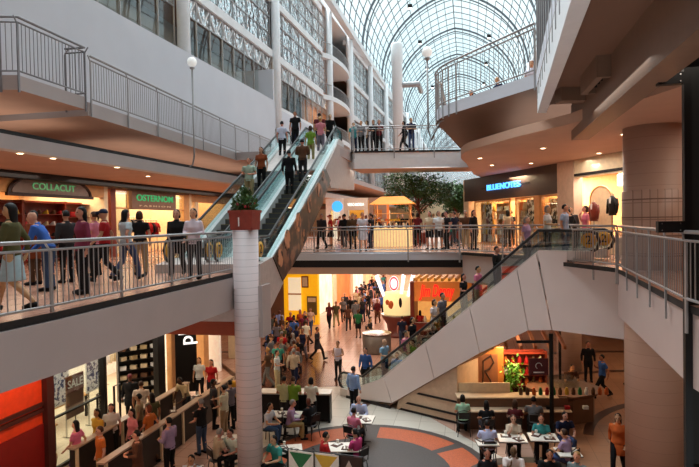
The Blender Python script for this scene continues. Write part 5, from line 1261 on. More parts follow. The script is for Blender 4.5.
def table(x, y, w, d, rz, label, h=.74):
    t = thing('cafe_table', label, 'table', (x, y, L1+.006), R(rz), 'white-topped cafe tables in the food hall')
    m = MB(); m.box(-w/2, w/2, -d/2, d/2, h-.03, h); m.build('tabletop', M_tabletop, t)
    m = MB(); m.box(-w/2-.008, w/2+.008, -d/2-.008, d/2+.008, h-.04, h-.028); m.build('edge_band', M_black, t)
    m = MB(); m.tube([(0, 0, .02), (0, 0, h-.04)], .035, 8); m.build('pedestal', M_black, t)
    m = MB(); m.box(-.28, .28, -.04, .04, 0, .03); m.box(-.04, .04, -.28, .28, 0, .03); m.build('foot', M_black, t)
    return t
M_traym = mat('white_food_paper', (236, 232, 222), .6); CUPC = ['red', 'white', 'cream', 'brown', 'yellow', 'teal']
NI = [0]
def meal(x, y, z, where, n=2):
    n = min(n, 2)
    for k in range(n):
        adj = '' if n == 1 else ['farther ', 'nearer '][k]
        a = NI[0]*2.1; NI[0] += 1; dx, dy = (.17 if k else -.17), (-.1 if k else .1)
        t = thing('food_tray', f'{adj}small dark food tray on {where}', 'tray', (x+dx, y+dy, z+.001), a, 'food trays on '+where)
        m = MB(); m.box(-.15, .15, -.11, .11, 0, .015); m.build('tray', mat('brown_tray', (80, 44, 34), .5), t); m = MB(); m.box(-.1, .06, -.07, .07, .015, .03); m.build('paper_wrap', M_traym, t)
        o = MB(); o.lathe([(.03, 0), (.042, .12), (.044, .125), (.02, .13)], (0, 0, 0), 12); c = o.build('drink_cup', [mat('paper_cup', (230, 222, 210), .5)], None, True, (x+dx, y-dy*.2-.2*(1 if k else -1), z+.001)); tag(c, f'{adj}pale paper drink cup on {where}', 'cup', 'drink cups on '+where)
# -- centre bar with three people at it
a = at(262, 391, L1+1.05); b_ = at(330, 392, L1+1.05)
t = thing('standing_bar', 'dark standing bar with a white top behind the pale column', 'bar counter', ((a.x+b_.x)/2, (a.y+b_.y)/2, L1+.02), math.atan2(b_.y-a.y, b_.x-a.x)); w_ = (b_-a).length/2
m = MB(); m.box(-w_, w_, -.1, .1, 0, 1.0); m.build('bar_front', M_black, t); m = MB(); m.box(-w_-.05, w_+.05, -.28, .28, 1.0, 1.05); m.build('bar_top', M_tabletop, t)
m = MB(); m.box(w_-.05, w_+.02, -.25, .25, 0, 1.0); m.build('end_panel', M_black, t)
SC = (a.x+b_.x)/2, (a.y+b_.y)/2
# -- long counters on the left
for (xc, y0, y1, h, lab) in ((-9.3, 12.5, 20.6, 1.1, 'long pale-topped counter where people stand eating at the lower left'), (-10.7, 13.2, 19.6, 1.1, 'pale-topped partition counter nearer the lit store')):
    t = thing('long_counter', lab, 'counter', (xc, (y0+y1)/2, L1+.006), R(90)); w_ = (y1-y0)/2
    m = MB(); m.box(-w_, w_, -.12, .12, h-.05, h); m.build('counter_top', mat('pale_wood_top', (176, 150, 128), .4), t)
    m = MB(); m.box(-w_, w_, -.06, .06, 0, h-.05); m.build('counter_front', mat('dark_counter_front', (36, 27, 23), .5), t)
    for k in range(7): m = MB(); u = -w_+.1+k*(2*w_-.2)/6; m.box(u-.04, u+.04, -.12, -.06, 0, h-.05); m.build('bracket', M_cream, t)
for k, y in enumerate((14.2, 16.3, 17.9, 19.4)): meal(-9.3, y, L1+1.106, ['the near end of the long pale counter', 'the near middle of the long pale counter', 'the far middle of the long pale counter', 'the far end of the long pale counter'][k], 1)

SEAT = []
def seated(px, py, h, where, pose='sit', hgt=1.24, chairlab=None, **k):
    x, y = head_xy(px, py, L1, hgt); person((x, y, L1+.004), h, pose, where=where, **k)
    r = R(h); chair(x-.0*math.sin(r), y, h, 'black cafe chair under the '+chairlab)
def T(px, py, w, d, rz, lab, n=2):
    p = at(px, py, L1+.74); table(p.x, p.y, w, d, rz, lab); meal(p.x, p.y, L1+.746, lab.replace('white-topped cafe ', ''), n)
def standing(px, py, h, where, pose='stand', z=None, hgt=1.64, **k):
    z = L1 if z is None else z; x, y = head_xy(px, py, z, hgt); return person((x, y, z+.004), h, pose, where=where, **k)
# bar trio
for (px, c, hh, hc, sk, bo) in ((284, 'beige', 'short', 'black', 'm', 'charcoal'), (293, 'lime', 'short', 'brown', 'l', 'black'), (311, 'white', 'bob', 'black', 'm', 'black')):
    x = at(px, 380, y=SC[1]-.6).x; person((x, SC[1]-.6, L1+.02), 0, 'hold', c, bo, hair=hh, hcol=hc, skin=sk, fem=(px > 300), where='at the dark bar behind the pale column', group='people in the food hall')
FH = 'people in the food hall'
T(285, 414, 1.1, .6, 5, 'white-topped cafe table just right of the pale column')
seated(289, 402, -75, 'at the table right of the pale column', top='lilac', tstyle='long', bot='khaki', hair='short', hcol='grey', group=FH, chairlab='lilac-shirted man right of the pale column')
seated(311, 401, 60, 'across from the lilac shirt', top='black', bot='black', hair='bald', skin='d', group=FH, chairlab='bald man in black right of the pale column')
seated(267, 405, -100, 'close to the pale column', top='white', bot='denim', group=FH, chairlab='person in white beside the pale column')
T(362, 419, .75, .75, 0, 'white-topped cafe table at the foot of the right escalator')
seated(352, 411, -20, 'near the escalator foot', top='pink', bot='black', fem=True, hair='short', group=FH, chairlab='pink top near the escalator foot')
seated(359, 397, 185, 'facing the pink top', top='paleblue', tstyle='long', bot='khaki', hair='bald', group=FH, chairlab='bald man in pale blue near the escalator foot')
T(342, 447, 1.1, .65, 10, 'white-topped cafe table by the green and yellow banners', 3)
seated(322, 435, -60, 'by the green and yellow banners', top='red', bot='black', group=FH, hair='short', chairlab='red top by the banners')
seated(358, 432, 60, 'right of the banner table', top='magenta', bot='black', fem=True, hair='tail', group=FH, chairlab='magenta top right of the banner table')
T(288, 449, .8, .6, 20, 'white-topped cafe table half behind the pale column')
seated(277, 437, 150, 'half behind the pale column', top='teal', bot='black', group=FH, chairlab='teal top half behind the pale column')
# left of the pale column
T(228, 440, .8, .8, 20, 'white-topped cafe table left of the pale column')
seated(216, 432, -40, 'left of the pale column', top='beige', bot='charcoal', hair='short', hcol='grey', group=FH, chairlab='grey-haired person in beige left of the column')
seated(233, 430, 160, 'facing beige at the same table', top='white', bot='black', group=FH, chairlab='white top left of the column')
seated(193, 456, 185, 'alone before the long pale counter', top='white', bot='charcoal', tstyle='long', skin='m', group=FH, chairlab='white-shirted man before the long pale counter')
T(205, 474, .7, .7, 0, 'white-topped cafe table at the lower edge left of the column', 1)
# right group
RGT = [(463, 398, 8, 'mint', 'black', True, 'bob', 'black', 'l', 'sit', 'at the left end of the pale kiosk bar'),
 (487, 404, 10, 'black', 'charcoal', True, 'long', 'black', 'l', 'sit', 'second from the left at the kiosk bar'),
 (515, 403, -5, 'maroon', 'black', True, 'long', 'brown', 'l', 'sit', 'third from the left at the kiosk bar'),
 (534, 400, 0, 'grey', 'charcoal', False, 'short', 'black', 'm', 'sit', 'at the right end of the kiosk bar'),
 (488, 424, 10, 'paleblue', 'black', False, 'short', 'black', 'm', 'sit', 'back turned behind the front tables'),
 (513, 416, 180, 'cream', 'black', True, 'long', 'brown', 'l', 'sitchin', 'behind the middle table of the right group'),
 (541, 416, 175, 'teal', 'black', True, 'bob', 'brown', 'l', 'sit', 'behind the right table of the right group'),
 (563, 413, 200, 'navy', 'denim', False, 'short', 'black', 'l', 'sit', 'beside the teal top'),
 (568, 433, 50, 'lilac', 'denim', True, 'short', 'brown', 'l', 'sit', 'in front of the navy top'),
 (513, 448, 180, 'white', 'black', False, 'bald', 'black', 'd', 'sitchin', 'in the front row of the right group'),
 (487, 452, 190, 'black', 'black', True, 'bob', 'black', 'm', 'sitback', 'left of the bald man in the front row'),
 (549, 451, 180, 'black', 'charcoal', False, 'short', 'black', 'm', 'sit', 'right of the bald man in the front row'),
 (577, 455, 150, 'grey', 'black', True, 'short', 'blond', 'l', 'sitback', 'at the right end of the front row')]
for (px, py, h, c, bo, fe, ha, hc, sk, po, wh) in RGT:
    seated(px, py, h, wh, po, top=c, bot=bo, fem=fe, hair=ha, hcol=hc, skin=sk, group=FH, chairlab=(NICE.get(c, c)+' top '+wh)[:70].rsplit(' ', 0)[0])
T(512, 438, .8, .62, 5, 'white-topped cafe table in the middle of the right group')
T(543, 437, .8, .62, 5, 'white-topped cafe table right of the middle one')
T(487, 442, .6, .5, 10, 'white-topped cafe table at the left of the right group', 1)
T(568, 452, .6, .6, 10, 'white-topped cafe table at the right end of the right group', 1)
# kiosk bar on the right
a = at(458, 404, L1+.95); b_ = at(570, 404, L1+.95); ang = math.atan2(b_.y-a.y, b_.x-a.x); w_ = (b_-a).length/2; kc = (a+b_)/2
t = thing('kiosk_bar', 'long pale bar counter in front of the orange kiosk panel', 'bar counter', (kc.x, kc.y+.05, L1+.006), ang)
m = MB(); m.box(-w_, w_, -.25, .2, .72, .76); m.build('lower_ledge', mat('pale_bar_ledge', (214, 190, 160), .4), t)
m = MB(); m.box(-w_, w_, .2, .32, 0, 1.06); m.build('bar_front', mat('brown_bar_front', (110, 76, 54), .5), t)
m = MB(); m.box(-w_, w_-.3, .15, .75, 1.06, 1.1); m.build('upper_ledge', MC['pale_bar_ledge'], t)
m = MB(); m.box(-w_, -w_+1.9, .75, .8, 0.0, 1.42); m.build('end_screen', M_cream, t)
def kl(u, v, z=0): return (kc.x+math.cos(ang)*u-math.sin(ang)*v, kc.y+.05+math.sin(ang)*u+math.cos(ang)*v, L1+.006+z)
for k in range(14): item('drink_bottle', JM_, kl(-w_+2.2+k*.22, .45, 1.102), 0, random.choice(['green', 'red', 'brown', 'yellow', 'black', 'white', 'orange']), ORD[k]+' small bottle from the left on the upper ledge of the kiosk bar', 'bottle', 'bottles on the kiosk bar', 1.2)
for k in range(4): item('napkin_box', XM_, kl(-w_+2.4+k*.6, .0, .762), ang, ['white', 'black', 'red', 'white'][k], ['leftmost', 'second', 'third', 'rightmost'][k]+' small box on the lower ledge of the kiosk bar', 'box', 'boxes on the kiosk bar', .6)
qa = at(478, 397, L1+.9)
t = thing('kiosk_wall_panel', 'glowing orange wooden panel with a dark scroll letter behind the kiosk bar', 'wall panel', kl(-.55, 1.9), ang); t.scale = (.56, 1, 1)
m = MB(); m.box(-1.1, 1.15, 0, .1, 0, 2.4); m.build('panel_board', mat('orange_wood_panel', (206, 128, 60), .45, var=.12, scale=1.5), t)
m = MB(); m.tube([(-.25, -.02, .85), (-.18, -.02, 1.9), (.3, -.02, 2.1), (.5, -.02, 1.85), (.2, -.02, 1.6), (-.1, -.02, 1.55), (.25, -.02, 1.2), (.45, -.02, .9)], .05, 6); m.build('scroll_letter', mat('dark_brown_print', (60, 36, 30), .5), t)
m = MB(); m.box(-.5, .75, -.012, -.001, .8, 2.15); m.build('brown_field', mat('brown_field', (150, 96, 66), .5), t)
t = thing('kiosk_pole_sign', 'small maroon sign on a tall black pole beside the kiosk', 'sign', kl(w_-.75, -.55), ang)
m = MB(); m.tube([(0, 0, 0), (0, 0, 3.4)], .07, 10); m.build('pole', M_black, t); m = MB(); m.box(-1.1, .05, -.05, .05, 3.1, 3.18); m.build('arm', M_black, t)
m = MB(); m.box(-.72, -.1, -.03, .03, 2.05, 2.6); m.build('sign_board', mat('maroon_sign', (80, 14, 22), .5), t); m = MB(); m.tube([(-.41+.1*math.cos(i*.7), -.035, 2.36+.1*math.sin(i*.7)) for i in range(7)], .012, 5); m.build('ring_emblem', M_paper, t); m = MB(); m.box(-.58, -.24, -.036, -.03, 2.13, 2.17); m.build('small_caption', MC['pinkish_white_panel'], t)
t = thing('kiosk_canopy', 'brown slatted canopy over the kiosk behind the maroon sign', 'canopy', kl(w_-1.2, 1.7, 2.55), ang)
m = MB()
for k in range(8): m.hexa([(-2.2+k*.5, -.8, 0), (-2.1+k*.5, -.8, 0), (-1.9+k*.5, 1.2, .4), (-2.0+k*.5, 1.2, .4), (-2.2+k*.5, -.8, .12), (-2.1+k*.5, -.8, .12), (-1.9+k*.5, 1.2, .52), (-2.0+k*.5, 1.2, .52)])
m.build('slats', mat('copper_slat', (176, 110, 70), .4, metal=.3), t)
for x in (-2.1, 1.7): m = MB(); m.tube([(x, .9, -2.54), (x, .9, .35)], .05, 8); m.build('post', M_black, t)
t = thing('serving_counter', 'octagonal brown serving counter at the right end of the kiosk', 'counter', kl(w_+.3, 1.75), ang)
m = MB(); m.lathe([(1.15, 0), (1.15, .85), (1.3, .95), (1.3, 1.0), (1.0, 1.02)], (0, 0, 0), 8); m.build('counter', mat('brown_bar_front', (1, 1, 1)), t)
m = MB(); m.box(-.5, .5, -.3, .3, 1.03, 1.35); m.build('display_case', M_glass, t)
shelving('lit shelf of bottles and packets behind the kiosk bar', kl(.5, 2.3), ang, 2.4, 2.2, 5, 9, JM_, 'bottle', ['red', 'yellow', 'green', 'white', 'orange', 'brown', 'cream'], 'the lit kiosk shelf', M_redwood, 'bottle', 1.3)
t = thing('potted_plant', 'bright green plant at the left of the kiosk shelf', 'plant', kl(.3, 1.3)); m = MB(); m.lathe([(.14, 0), (.2, .35), (.18, .36)], (0, 0, 0), 14); m.build('pot', M_black, t); m = MB()
for k in range(300):
    c = Vector((random.gauss(0, .16), random.gauss(0, .16), 1.5+random.gauss(0, .28))); u = Vector((random.uniform(-1, 1), random.uniform(-1, 1), random.uniform(-1, 1))).normalized(); v = u.cross(Vector((.3, .2, 1))).normalized(); m.add([c-u*.09, c+v*.04, c+u*.09, c-v*.04], [(0, 1, 2, 3)])
m.build('foliage', mat('bright_leaf', (120, 190, 60), .5, var=.3), t); m = MB(); m.tube([(0, 0, .3), (0, 0, 1.5)], .03, 6); m.build('stem', M_redwood, t)
area('kiosk_light', kl(.6, 1.7, 2.5), 1.6, 60, (1, .66, .36), sy=1.0)
area('kiosk_light', kl(-.6, 1.2, 2.4), 1.0, 14, (1, .66, .36), sy=.6)
# banners on the low rail
for k, (px, c, lab) in enumerate(((304, 'green', 'white banner with a green triangle on the low fence'), (329, 'yellow', 'white banner with a yellow triangle on the low fence'), (352, 'brown', 'banner with a dark brown picture on the low fence'))):
    q = at(px-3, 452+2.5*k, L1+1.0); t = thing('fence_banner', lab, 'banner', (q.x, q.y, L1+.016), R(-8), 'banners on the low fence')
    m = MB(); m.box(-.36, .36, -.015, .015, .18, 1.0); m.build('banner_cloth', M_paper if k < 2 else mat('dark_brown_cloth', (58, 40, 34), .8), t)
    m = MB(); m.sideprism([(-.33, .96), (.33, .96), (.06, .62), (-.02, .5), (-.1, .62)] if k < 2 else [(-.2, .5), (.2, .5), (0, .9)], -.022, -.0155); m.build('triangle', mat('banner_'+c, COL[c] if c != 'brown' else (190, 170, 160), .6), t)
    m = MB(); m.tube([(-.38, 0, 0), (-.38, 0, 1.03), (.38, 0, 1.03), (.38, 0, 0)], .018, 6); m.build('frame', M_black, t)
# small goods: white chair frames near the bar
# ================================================================= PEOPLE LIST
G2, G1, G3, GC = 'people on the left upper walkway', 'people on the lower floor', 'people on the top level', 'people on the middle bridge'
# left walkway, level 2 (feet pixels)
for (px, py, h, po, c, ts, bo, bs, fe, ha, hc, wh) in (
 (14, 312, 110, 'walk', 'olive', 'long', 'paleblue', 'skirt', True, 'long', 'black', 'at the left edge of the railing'),
 (36, 285, 100, 'stand', 'rust', 'coat', 'brown', 'trousers', False, 'short', 'black', 'before the shoe shelves'),
 (50, 291, 110, 'lean', 'blue', 'long', 'denim', 'trousers', False, 'bald', 'black', 'behind the railing post'),
 (68, 283, 70, 'stand', 'charcoal', 'long', 'black', 'trousers', False, 'short', 'black', 'under the grey arched sign'),
 (84, 294, 150, 'stand', 'burgundy', 'long', 'black', 'trousers', True, 'long', 'black', 'below the arched sign'),
 (106, 283, 120, 'walk', 'red', 'short', 'black', 'trousers', False, 'cap', 'navy', 'between the two shops'),
 (127, 281, -20, 'walk', 'paleblue', 'short', 'denim', 'trousers', True, 'long', 'black', 'in front of the lit display window'),
 (141, 275, 30, 'stand', 'black', 'short', 'khaki', 'trousers', True, 'bob', 'brown', 'by the clothes rack'),
 (178, 277, 200, 'walk', 'black', 'coat', 'black', 'trousers', True, 'bob', 'black', 'near the escalator entrance'),
 (195, 279, 190, 'hold', 'white', 'long', 'charcoal', 'trousers', True, 'bob', 'black', 'near the escalator entrance'),
 (96, 276, 90, 'stand', 'pink', 'short', 'black', 'trousers', True, 'tail', 'brown', 'at the dark bag shelves')):
    pa(px, py, 0, h=h, pose=po, top=c, tstyle=ts, bot=bo, bstyle=bs, fem=fe, hair=ha, hcol=hc, where=wh, group=G2)
# escalator A riders
def onA(lane, u, off, **k):
    base = A0+AF*(.75 if lane == 0 else -.75)+AE*u+AF*off; n = int(AL/.4); st = AL/n; z = 5.1*min(n, math.floor(max(0, u)/st)+1)/n if 0 < u < AL else (5.125 if u >= AL else .02)
    hh = k.pop('h', math.degrees(math.atan2(-AE.x, AE.y))); person((base.x, base.y, z+.012), hh, group='riders on the left pair of escalators', **k)
onA(0, 4.2, .0, h=180, pose='hold', top='mint', bot='khaki', where='coming down the left escalator', hcol='brown')
onA(0, 5.4, -.1, h=180, pose='stand', top='rust', bot='black', where='higher up on the left escalator', fem=True, hair='long')
onA(0, 9.2, .1, pose='stand', top='white', bot='black', fem=True, hair='short', where='near the top of the left escalator')
onA(0, 10.9, -.1, h=180, pose='stand', top='black', bot='black', where='at the top of the left escalator', skin='m')
onA(1, 5.2, .2, pose='stand', top='black', tstyle='long', bot='black', where='halfway up the right escalator of the pair')
onA(1, 6.2, -.1, pose='hold', top='brown', tstyle='long', bot='charcoal', where='halfway up the right escalator of the pair')
onA(1, 8.6, .1, pose='stand', top='lime', bot='khaki', where='high on the right escalator of the pair', fem=True, hair='bob', hcol='brown')
onA(1, 9.6, -.15, pose='hold', top='pink', bot='grey', where='high on the right escalator of the pair', fem=True, hair='tail', hcol='blond')
onA(1, 10.6, .1, pose='stand', top='maroon', bot='black', where='high on the right escalator of the pair')
onA(1, 12.1, -.1, h=200, pose='lean', top='black', tstyle='coat', bot='black', where='at the head of the escalator pair')
onA(0, 12.3, .3, h=160, pose='stand', top='paleblue', bot='navy', where='behind the head of the left escalator', hair='long', fem=True)
onA(0, 12.7, -.9, h=160, pose='stand', top='red', bot='black', where='between the two escalator heads')
# top bridge
for (px, h, po, c, bo, fe, ha, hc, d) in ((357, 170, 'hold', 'grey', 'black', False, 'short', 'black', .5), (364, 100, 'stand', 'white', 'charcoal', True, 'long', 'brown', .5), (371, 160, 'hold', 'black', 'black', False, 'short', 'black', .4), (377, 190, 'hold', 'maroon', 'black', True, 'bob', 'black', .45), (402, 90, 'walk', 'black', 'black', True, 'long', 'black', 1.3), (411, 200, 'hold', 'navy', 'denim', False, 'short', 'brown', .5), (347, 200, 'stand', 'teal', 'navy', False, 'short', 'black', .9)):
    p = at(px, 150, L3); person((p.x, b0.y+d+.4, L3+.004), h, po, c, bo, fem=fe, hair=ha, hcol=hc, where='on the high bridge below the vault', group=G3, tstyle='long' if c in ('black', 'grey') else 'short')
for (x, y, h, c, fe, ha, hc) in ((.15, 24.6, 150, 'pink', True, 'bob', 'brown'), (1.15, 22.6, 120, 'navy', False, 'bald', 'black'), (1.5, 24.0, 60, 'blue', False, 'short', 'brown'), (2.2, 20.6, 160, 'white', True, 'short', 'auburn')):
    person((x, y, L3+.004), h, 'hold', c, 'black', fem=fe, hair=ha, hcol=hc, where='at the rounded upper right balcony', group=G3)
# middle bridge
for (px, py, h, po, c, ts, bo, bs, fe, ha, hc) in ((322, 250, 170, 'walk', 'charcoal', 'coat', 'black', 'trousers', False, 'short', 'grey'), (331, 246, 90, 'stand', 'red', 'short', 'black', 'skirt', True, 'cap', 'red'),
 (345, 248, 20, 'walk', 'black', 'long', 'charcoal', 'trousers', False, 'short', 'black'), (353, 249, 180, 'stand', 'brown', 'long', 'black', 'trousers', False, 'short', 'black'), (363, 251, 200, 'stand', 'white', 'dress', 'white', 'skirt', True, 'short', 'black'),
 (371, 248, 90, 'stand', 'black', 'short', 'navy', 'trousers', True, 'tail', 'brown'), (430, 250, 160, 'stand', 'beige', 'short', 'black', 'shorts', True, 'long', 'black'), (439, 250, 200, 'stand', 'white', 'short', 'charcoal', 'shorts', True, 'bob', 'black'),
 (447, 249, 120, 'stand', 'black', 'short', 'black', 'trousers', False, 'short', 'black'), (455, 247, 60, 'walk', 'navy', 'short', 'charcoal', 'trousers', False, 'short', 'brown'), (466, 249, 180, 'stand', 'brown', 'short', 'khaki', 'trousers', False, 'short', 'grey'), (474, 250, 230, 'stand', 'black', 'coat', 'black', 'trousers', True, 'long', 'black'), (418, 246, 10, 'stand', 'maroon', 'short', 'black', 'trousers', True, 'bob', 'black')):
    pa(px, py, 0, h=h, pose=po, top=c, tstyle=ts, bot=bo, bstyle=bs, fem=fe, hair=ha, hcol=hc, where='on the middle bridge', group=GC)
q_cart = at(392, 247, 0); q_cart = (q_cart.x, q_cart.y+.6)
# deeper crowd on that level
rnd = random.Random(11); TC = list(COL); BC = ['black', 'charcoal', 'denim', 'khaki', 'navy', 'grey', 'brown', 'beige']
combos = [(t_, b2) for t_ in TC for b2 in BC]; rnd.shuffle(combos)
weights = ['black', 'white', 'charcoal', 'red', 'grey', 'blue', 'navy', 'pink', 'beige', 'maroon', 'brown', 'teal', 'cream', 'olive', 'green', 'orange', 'purple', 'lilac', 'lightblue', 'khaki', 'paleblue', 'magenta', 'burgundy', 'rust']
def crowd(n, gen, where, group, seed, ok=lambda x, y: True):
    r_ = random.Random(seed); used = set(); put = []; tries = 0
    while len(put) < n and tries < 8000:
        tries += 1; x, y, z = gen(r_)
        if any((x-a)**2+(y-b2)**2 < .5 and abs(z-c2) < .5 for a, b2, c2 in PLACED) or not ok(x, y): continue
        c = r_.choice((['black', 'black', 'black', 'charcoal', 'navy']+weights[:14]) if r_.random() < .75 else weights); bo = r_.choice(BC); fe = r_.random() < .5; bs = 'trousers' if r_.random() < .78 else ('skirt' if fe else 'shorts'); ts = r_.choice(['short', 'short', 'long', 'coat' if not fe else 'tank']); 
        key = (c, bo, bs, ts)
        if key in used: continue
        used.add(key); put.append((x, y))
        person((x, y, z+.004), r_.choice([0, 180, 10, 170, 190, -15, 90, 270, 160, 200]), r_.choice(['walk', 'stride', 'stand', 'hold', 'walk', 'stride']), c, bo, fem=fe, hair=r_.choice(['short', 'short', 'long', 'bob', 'tail'] if fe else ['short', 'short', 'short', 'bald', 'cap']), hcol=r_.choice(['black', 'black', 'brown', 'blond', 'grey', 'auburn']), skin=r_.choice('llmmd'), tstyle=ts, bstyle=bs, where=where, group=group)
def g2(r_): px = r_.uniform(335, 462); p = at(px, r_.uniform(239, 246.5), 0); return p.x, p.y, 0
crowd(20, g2, 'deep in the upper crowd', 'people in the upper crowd', 21, lambda x, y: y < 40.8 and not (abs(x-q_cart[0]) < 1.6 and abs(y-q_cart[1]) < 1.2) and (x+3.9)**2+(y-33.5)**2 > 3 and (x+2)**2+(y-37.5)**2 > 1.5)
# in the blue-lettered shop and right walkway
for (u, v, h, c, bo, fe, ha, po) in ((RL*.5, .4, 0, 'black', 'black', True, 'short', 'stand'), (RL*.62, -.4, 20, 'beige', 'charcoal', True, 'long', 'stand'), (RL*.12, -.9, 160, 'brown', 'denim', False, 'short', 'walk')):
    person((*rw(u, v)[:2], .01), h, po, c, bo, fem=fe, hair=ha, where='in front of the blue-lettered shop', group='people by the right shops')
for (u, v, h, c, ts, fe, ha, po, hc) in ((1.5, -1.0, 100, 'black', 'long', False, 'short', 'lean', 'black'), (2.2, -1.1, 90, 'pink', 'short', True, 'bob', 'phone', 'brown'), (.6, -.6, 170, 'charcoal', 'coat', False, 'short', 'stand', 'black')):
    person((*rw2(u, v)[:2], .01), h, po, c, 'black', fem=fe, hair=ha, hcol=hc, tstyle=ts, where='near the black suit display', group='people by the right shops')
# escalator B riders
def onB(u, off, **k):
    n = int(BLr/.4); st = BLr/n; z = L1+(5.8*min(n, math.floor(max(0, u)/st)+1)/n if 0 < u < BLr else (5.82 if u >= BLr else .02)); b = Bax+BE*u+BF*off
    hh = k.pop('h', math.degrees(math.atan2(-BE.x, BE.y))); person((b.x, b.y, z+.012), hh, group='riders on the right escalator', where=k.pop('w', 'low on the right escalator'), **k)
onB(-1.0, .45, h=170, pose='stand', top='blue', tstyle='long', bot='black', w='at the foot of the right escalator', hcol='black')
onB(.5, -.2, pose='hold', top='lightblue', bot='denim', hair='bald')
onB(1.2, .3, pose='stand', top='pink', bot='beige', fem=True, hair='tail')
onB(1.9, -.25, pose='stand', top='black', bot='black', hair='bob', fem=True)
onB(2.6, .2, pose='hold', top='white', bot='black', fem=True, hair='bob', hcol='brown')
onB(3.2, -.2, pose='stand', top='grey', bot='charcoal', hair='short')
onB(3.8, .3, pose='hold', top='black', bot='denim', hair='long', fem=True)
onB(4.6, -.1, pose='hold', top='pink', bot='khaki', fem=True, hair='short', w='midway up the right escalator')
onB(5.1, .35, pose='hold', top='black', tstyle='long', bot='navy', w='midway up the right escalator')
onB(6.3, .1, pose='stand', top='lilac', bot='charcoal', fem=True, hair='bob', hcol='grey', w='near the top of the right escalator')
onB(7.1, -.15, pose='hold', top='white', bot='charcoal', fem=True, hair='bob', hcol='grey', w='near the top of the right escalator')
onB(7.5, .3, pose='stand', top='paleblue', bot='denim', w='near the top of the right escalator')
p = at(354, 413, L1); person((p.x, p.y, L1+.012), -30, 'stand', 'lightblue', 'black', tstyle='long', where='just outside the foot of the right escalator', group=G1)
p = at(341, 385, L1); person((p.x-.3, p.y+.8, L1+.012), 170, 'hold', 'white', 'charcoal', tstyle='tank', where='left of the right escalator newel', group=G1)
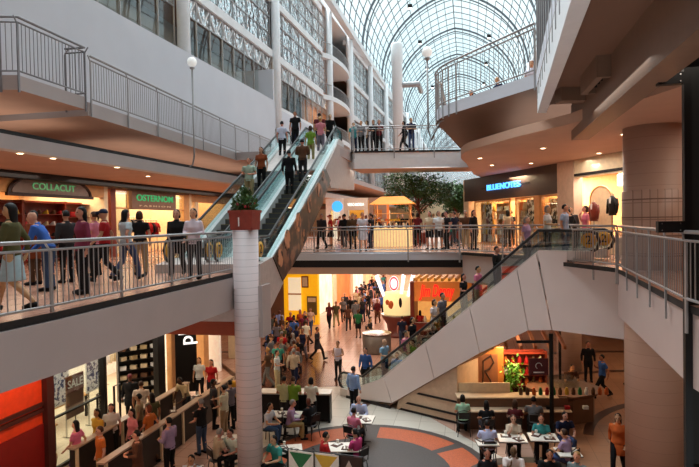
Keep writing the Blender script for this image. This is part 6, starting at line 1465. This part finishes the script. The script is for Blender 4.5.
# lower floor, explicit (head pixels)
for (px, py, h, po, c, ts, bo, bs, fe, ha, hc, sk, wh) in (
 (358, 311, 180, 'stand', 'green', 'short', 'black', 'shorts', False, 'short', 'black', 'd', 'on the open lower floor'), (348, 306, 10, 'walk', 'brown', 'short', 'charcoal', 'trousers', True, 'long', 'brown', 'l', 'on the open lower floor'),
 (336, 303, 180, 'walk', 'olive', 'short', 'khaki', 'trousers', False, 'short', 'black', 'm', 'on the open lower floor'), (329, 304, 180, 'stride', 'maroon', 'long', 'black', 'trousers', True, 'long', 'black', 'm', 'on the open lower floor'),
 (317, 329, 270, 'stride', 'charcoal', 'coat', 'black', 'trousers', False, 'short', 'black', 'm', 'crossing the open lower floor'), (370, 320, 250, 'sitback', 'charcoal', 'short', 'black', 'trousers', True, 'long', 'black', 'l', 'beside the grey litter bin'),
 (376, 296, 200, 'walk', 'white', 'short', 'black', 'trousers', False, 'short', 'black', 'm', 'near the cream kiosk'), (402, 318, 20, 'stand', 'navy', 'short', 'denim', 'trousers', False, 'short', 'brown', 'l', 'behind the right escalator handrail'), (420, 312, 0, 'stand', 'red', 'short', 'black', 'trousers', True, 'long', 'black', 'm', 'at the red-lettered stall'), (432, 300, 0, 'stand', 'black', 'short', 'black', 'trousers', False, 'short', 'black', 'm', 'at the red-lettered stall'),
 (199, 360, 190, 'stand', 'white', 'short', 'black', 'trousers', True, 'long', 'brown', 'l', 'under the left walkway beside the vertical banner'), (211, 362, 180, 'stand', 'red', 'short', 'charcoal', 'trousers', True, 'long', 'black', 'l', 'under the left walkway'),
 (238, 375, 200, 'stand', 'yellow', 'short', 'black', 'trousers', False, 'short', 'black', 'l', 'beside the pale column'), (230, 383, 60, 'hold', 'grey', 'short', 'black', 'trousers', False, 'short', 'black', 'l', 'at the far end of the long counter'),
 (224, 388, 90, 'reach', 'cream', 'short', 'khaki', 'trousers', False, 'short', 'black', 'l', 'reaching over the long counter end'), (213, 382, -60, 'stand', 'charcoal', 'short', 'black', 'trousers', False, 'short', 'black', 'd', 'at the far end of the long counter'),
 (186, 380, 160, 'lean', 'beige', 'short', 'charcoal', 'trousers', False, 'short', 'black', 'd', 'between the long counters'), (201, 402, 70, 'reach', 'black', 'short', 'denim', 'trousers', False, 'short', 'grey', 'l', 'at the long pale counter'),
 (169, 421, 80, 'hold', 'lilac', 'long', 'black', 'trousers', False, 'short', 'black', 'l', 'at the near end of the long pale counter'), (139, 397, 110, 'stand', 'khaki', 'short', 'brown', 'trousers', False, 'short', 'black', 'm', 'in front of the lit store door'),
 (130, 377, 200, 'stand', 'black', 'coat', 'black', 'trousers', False, 'cap', 'maroon', 'd', 'just inside the lit store door'), (141, 384, 20, 'stand', 'cream', 'short', 'charcoal', 'trousers', False, 'short', 'brown', 'm', 'walking into the lit store'),
 (149, 408, 90, 'walk', 'orange', 'short', 'brown', 'trousers', True, 'bob', 'auburn', 'l', 'outside the lit store'), (152, 396, 60, 'stand', 'olive', 'short', 'denim', 'trousers', True, 'long', 'black', 'm', 'outside the lit store'), (132, 412, 150, 'stand', 'pink', 'short', 'black', 'trousers', True, 'long', 'black', 'l', 'outside the lit store'),
 (111, 407, 210, 'stand', 'white', 'short', 'black', 'trousers', True, 'long', 'black', 'l', 'before the store gate'), (97, 412, 170, 'walk', 'yellow', 'short', 'brown', 'trousers', True, 'long', 'black', 'm', 'before the sale store window'),
 (76, 424, 100, 'walk', 'pink', 'short', 'purple', 'skirt', True, 'long', 'black', 'l', 'before the sale store window'), (100, 430, 140, 'stand', 'orange', 'short', 'khaki', 'trousers', False, 'short', 'brown', 'l', 'before the sale store window'), (137, 434, 120, 'hold', 'brown', 'coat', 'brown', 'trousers', False, 'short', 'black', 'l', 'between the two long counters'), (52, 436, 120, 'lean', 'cream', 'short', 'khaki', 'trousers', True, 'short', 'blond', 'l', 'beside the orange-red wall'),
 (588, 344, 180, 'stand', 'black', 'long', 'black', 'trousers', False, 'short', 'black', 'm', 'right of the far tan column'), (602, 357, 100, 'stride', 'blue', 'short', 'black', 'trousers', False, 'short', 'black', 'm', 'crossing the dim right hall'), (628, 347, 90, 'stand', 'charcoal', 'coat', 'black', 'trousers', False, 'short', 'black', 'm', 'half behind the thick tan column'), (568, 367, 200, 'lean', 'brown', 'short', 'black', 'trousers', False, 'short', 'black', 'm', 'at the octagonal serving counter'), (532, 352, 180, 'hold', 'navy', 'short', 'black', 'trousers', False, 'cap', 'navy', 'm', 'behind the kiosk bar'),
 (618, 417, 160, 'walk', 'orange', 'coat', 'black', 'trousers', True, 'long', 'brown', 'l', 'stepping out behind the thick tan column'), (693, 436, 190, 'stand', 'black', 'coat', 'black', 'trousers', True, 'long', 'black', 'm', 'at the far right lower edge')):
    standing(px, py, h, wh, po, top=c, tstyle=ts, bot=bo, bstyle=bs, fem=fe, hair=ha, hcol=hc, skin=sk, group=G1, hgt=(1.2 if po == 'sitback' else (1.5 if po == 'lean' else 1.64)))
    if po == 'sitback':
        x, y = head_xy(px, py, L1, 1.2); chair(x, y, h, 'black cafe chair beside the grey litter bin')
def g1a(r_):
    px = r_.uniform(266, 312); py = r_.uniform(338, 392) if px < 300 else r_.uniform(335, 362); p = at(px, py, L1); return p.x, p.y, L1
crowd(34, g1a, 'in the dense lower crowd', 'people in the lower crowd', 5, lambda x, y: y < 36.8)
def g1b(r_): px = r_.uniform(314, 385); py = r_.uniform(288, 326)-(0 if px > 330 else 0); p = at(px, py, L1); return p.x, p.y, L1
crowd(30, g1b, 'far along the lower passage', 'people far along the lower passage', 9, lambda x, y: x > -10.6 and not (y > 36.8 and x < -9.4) and y < 74 and not (x > -5.6 and 32 < y < 37))
print('people', NP)
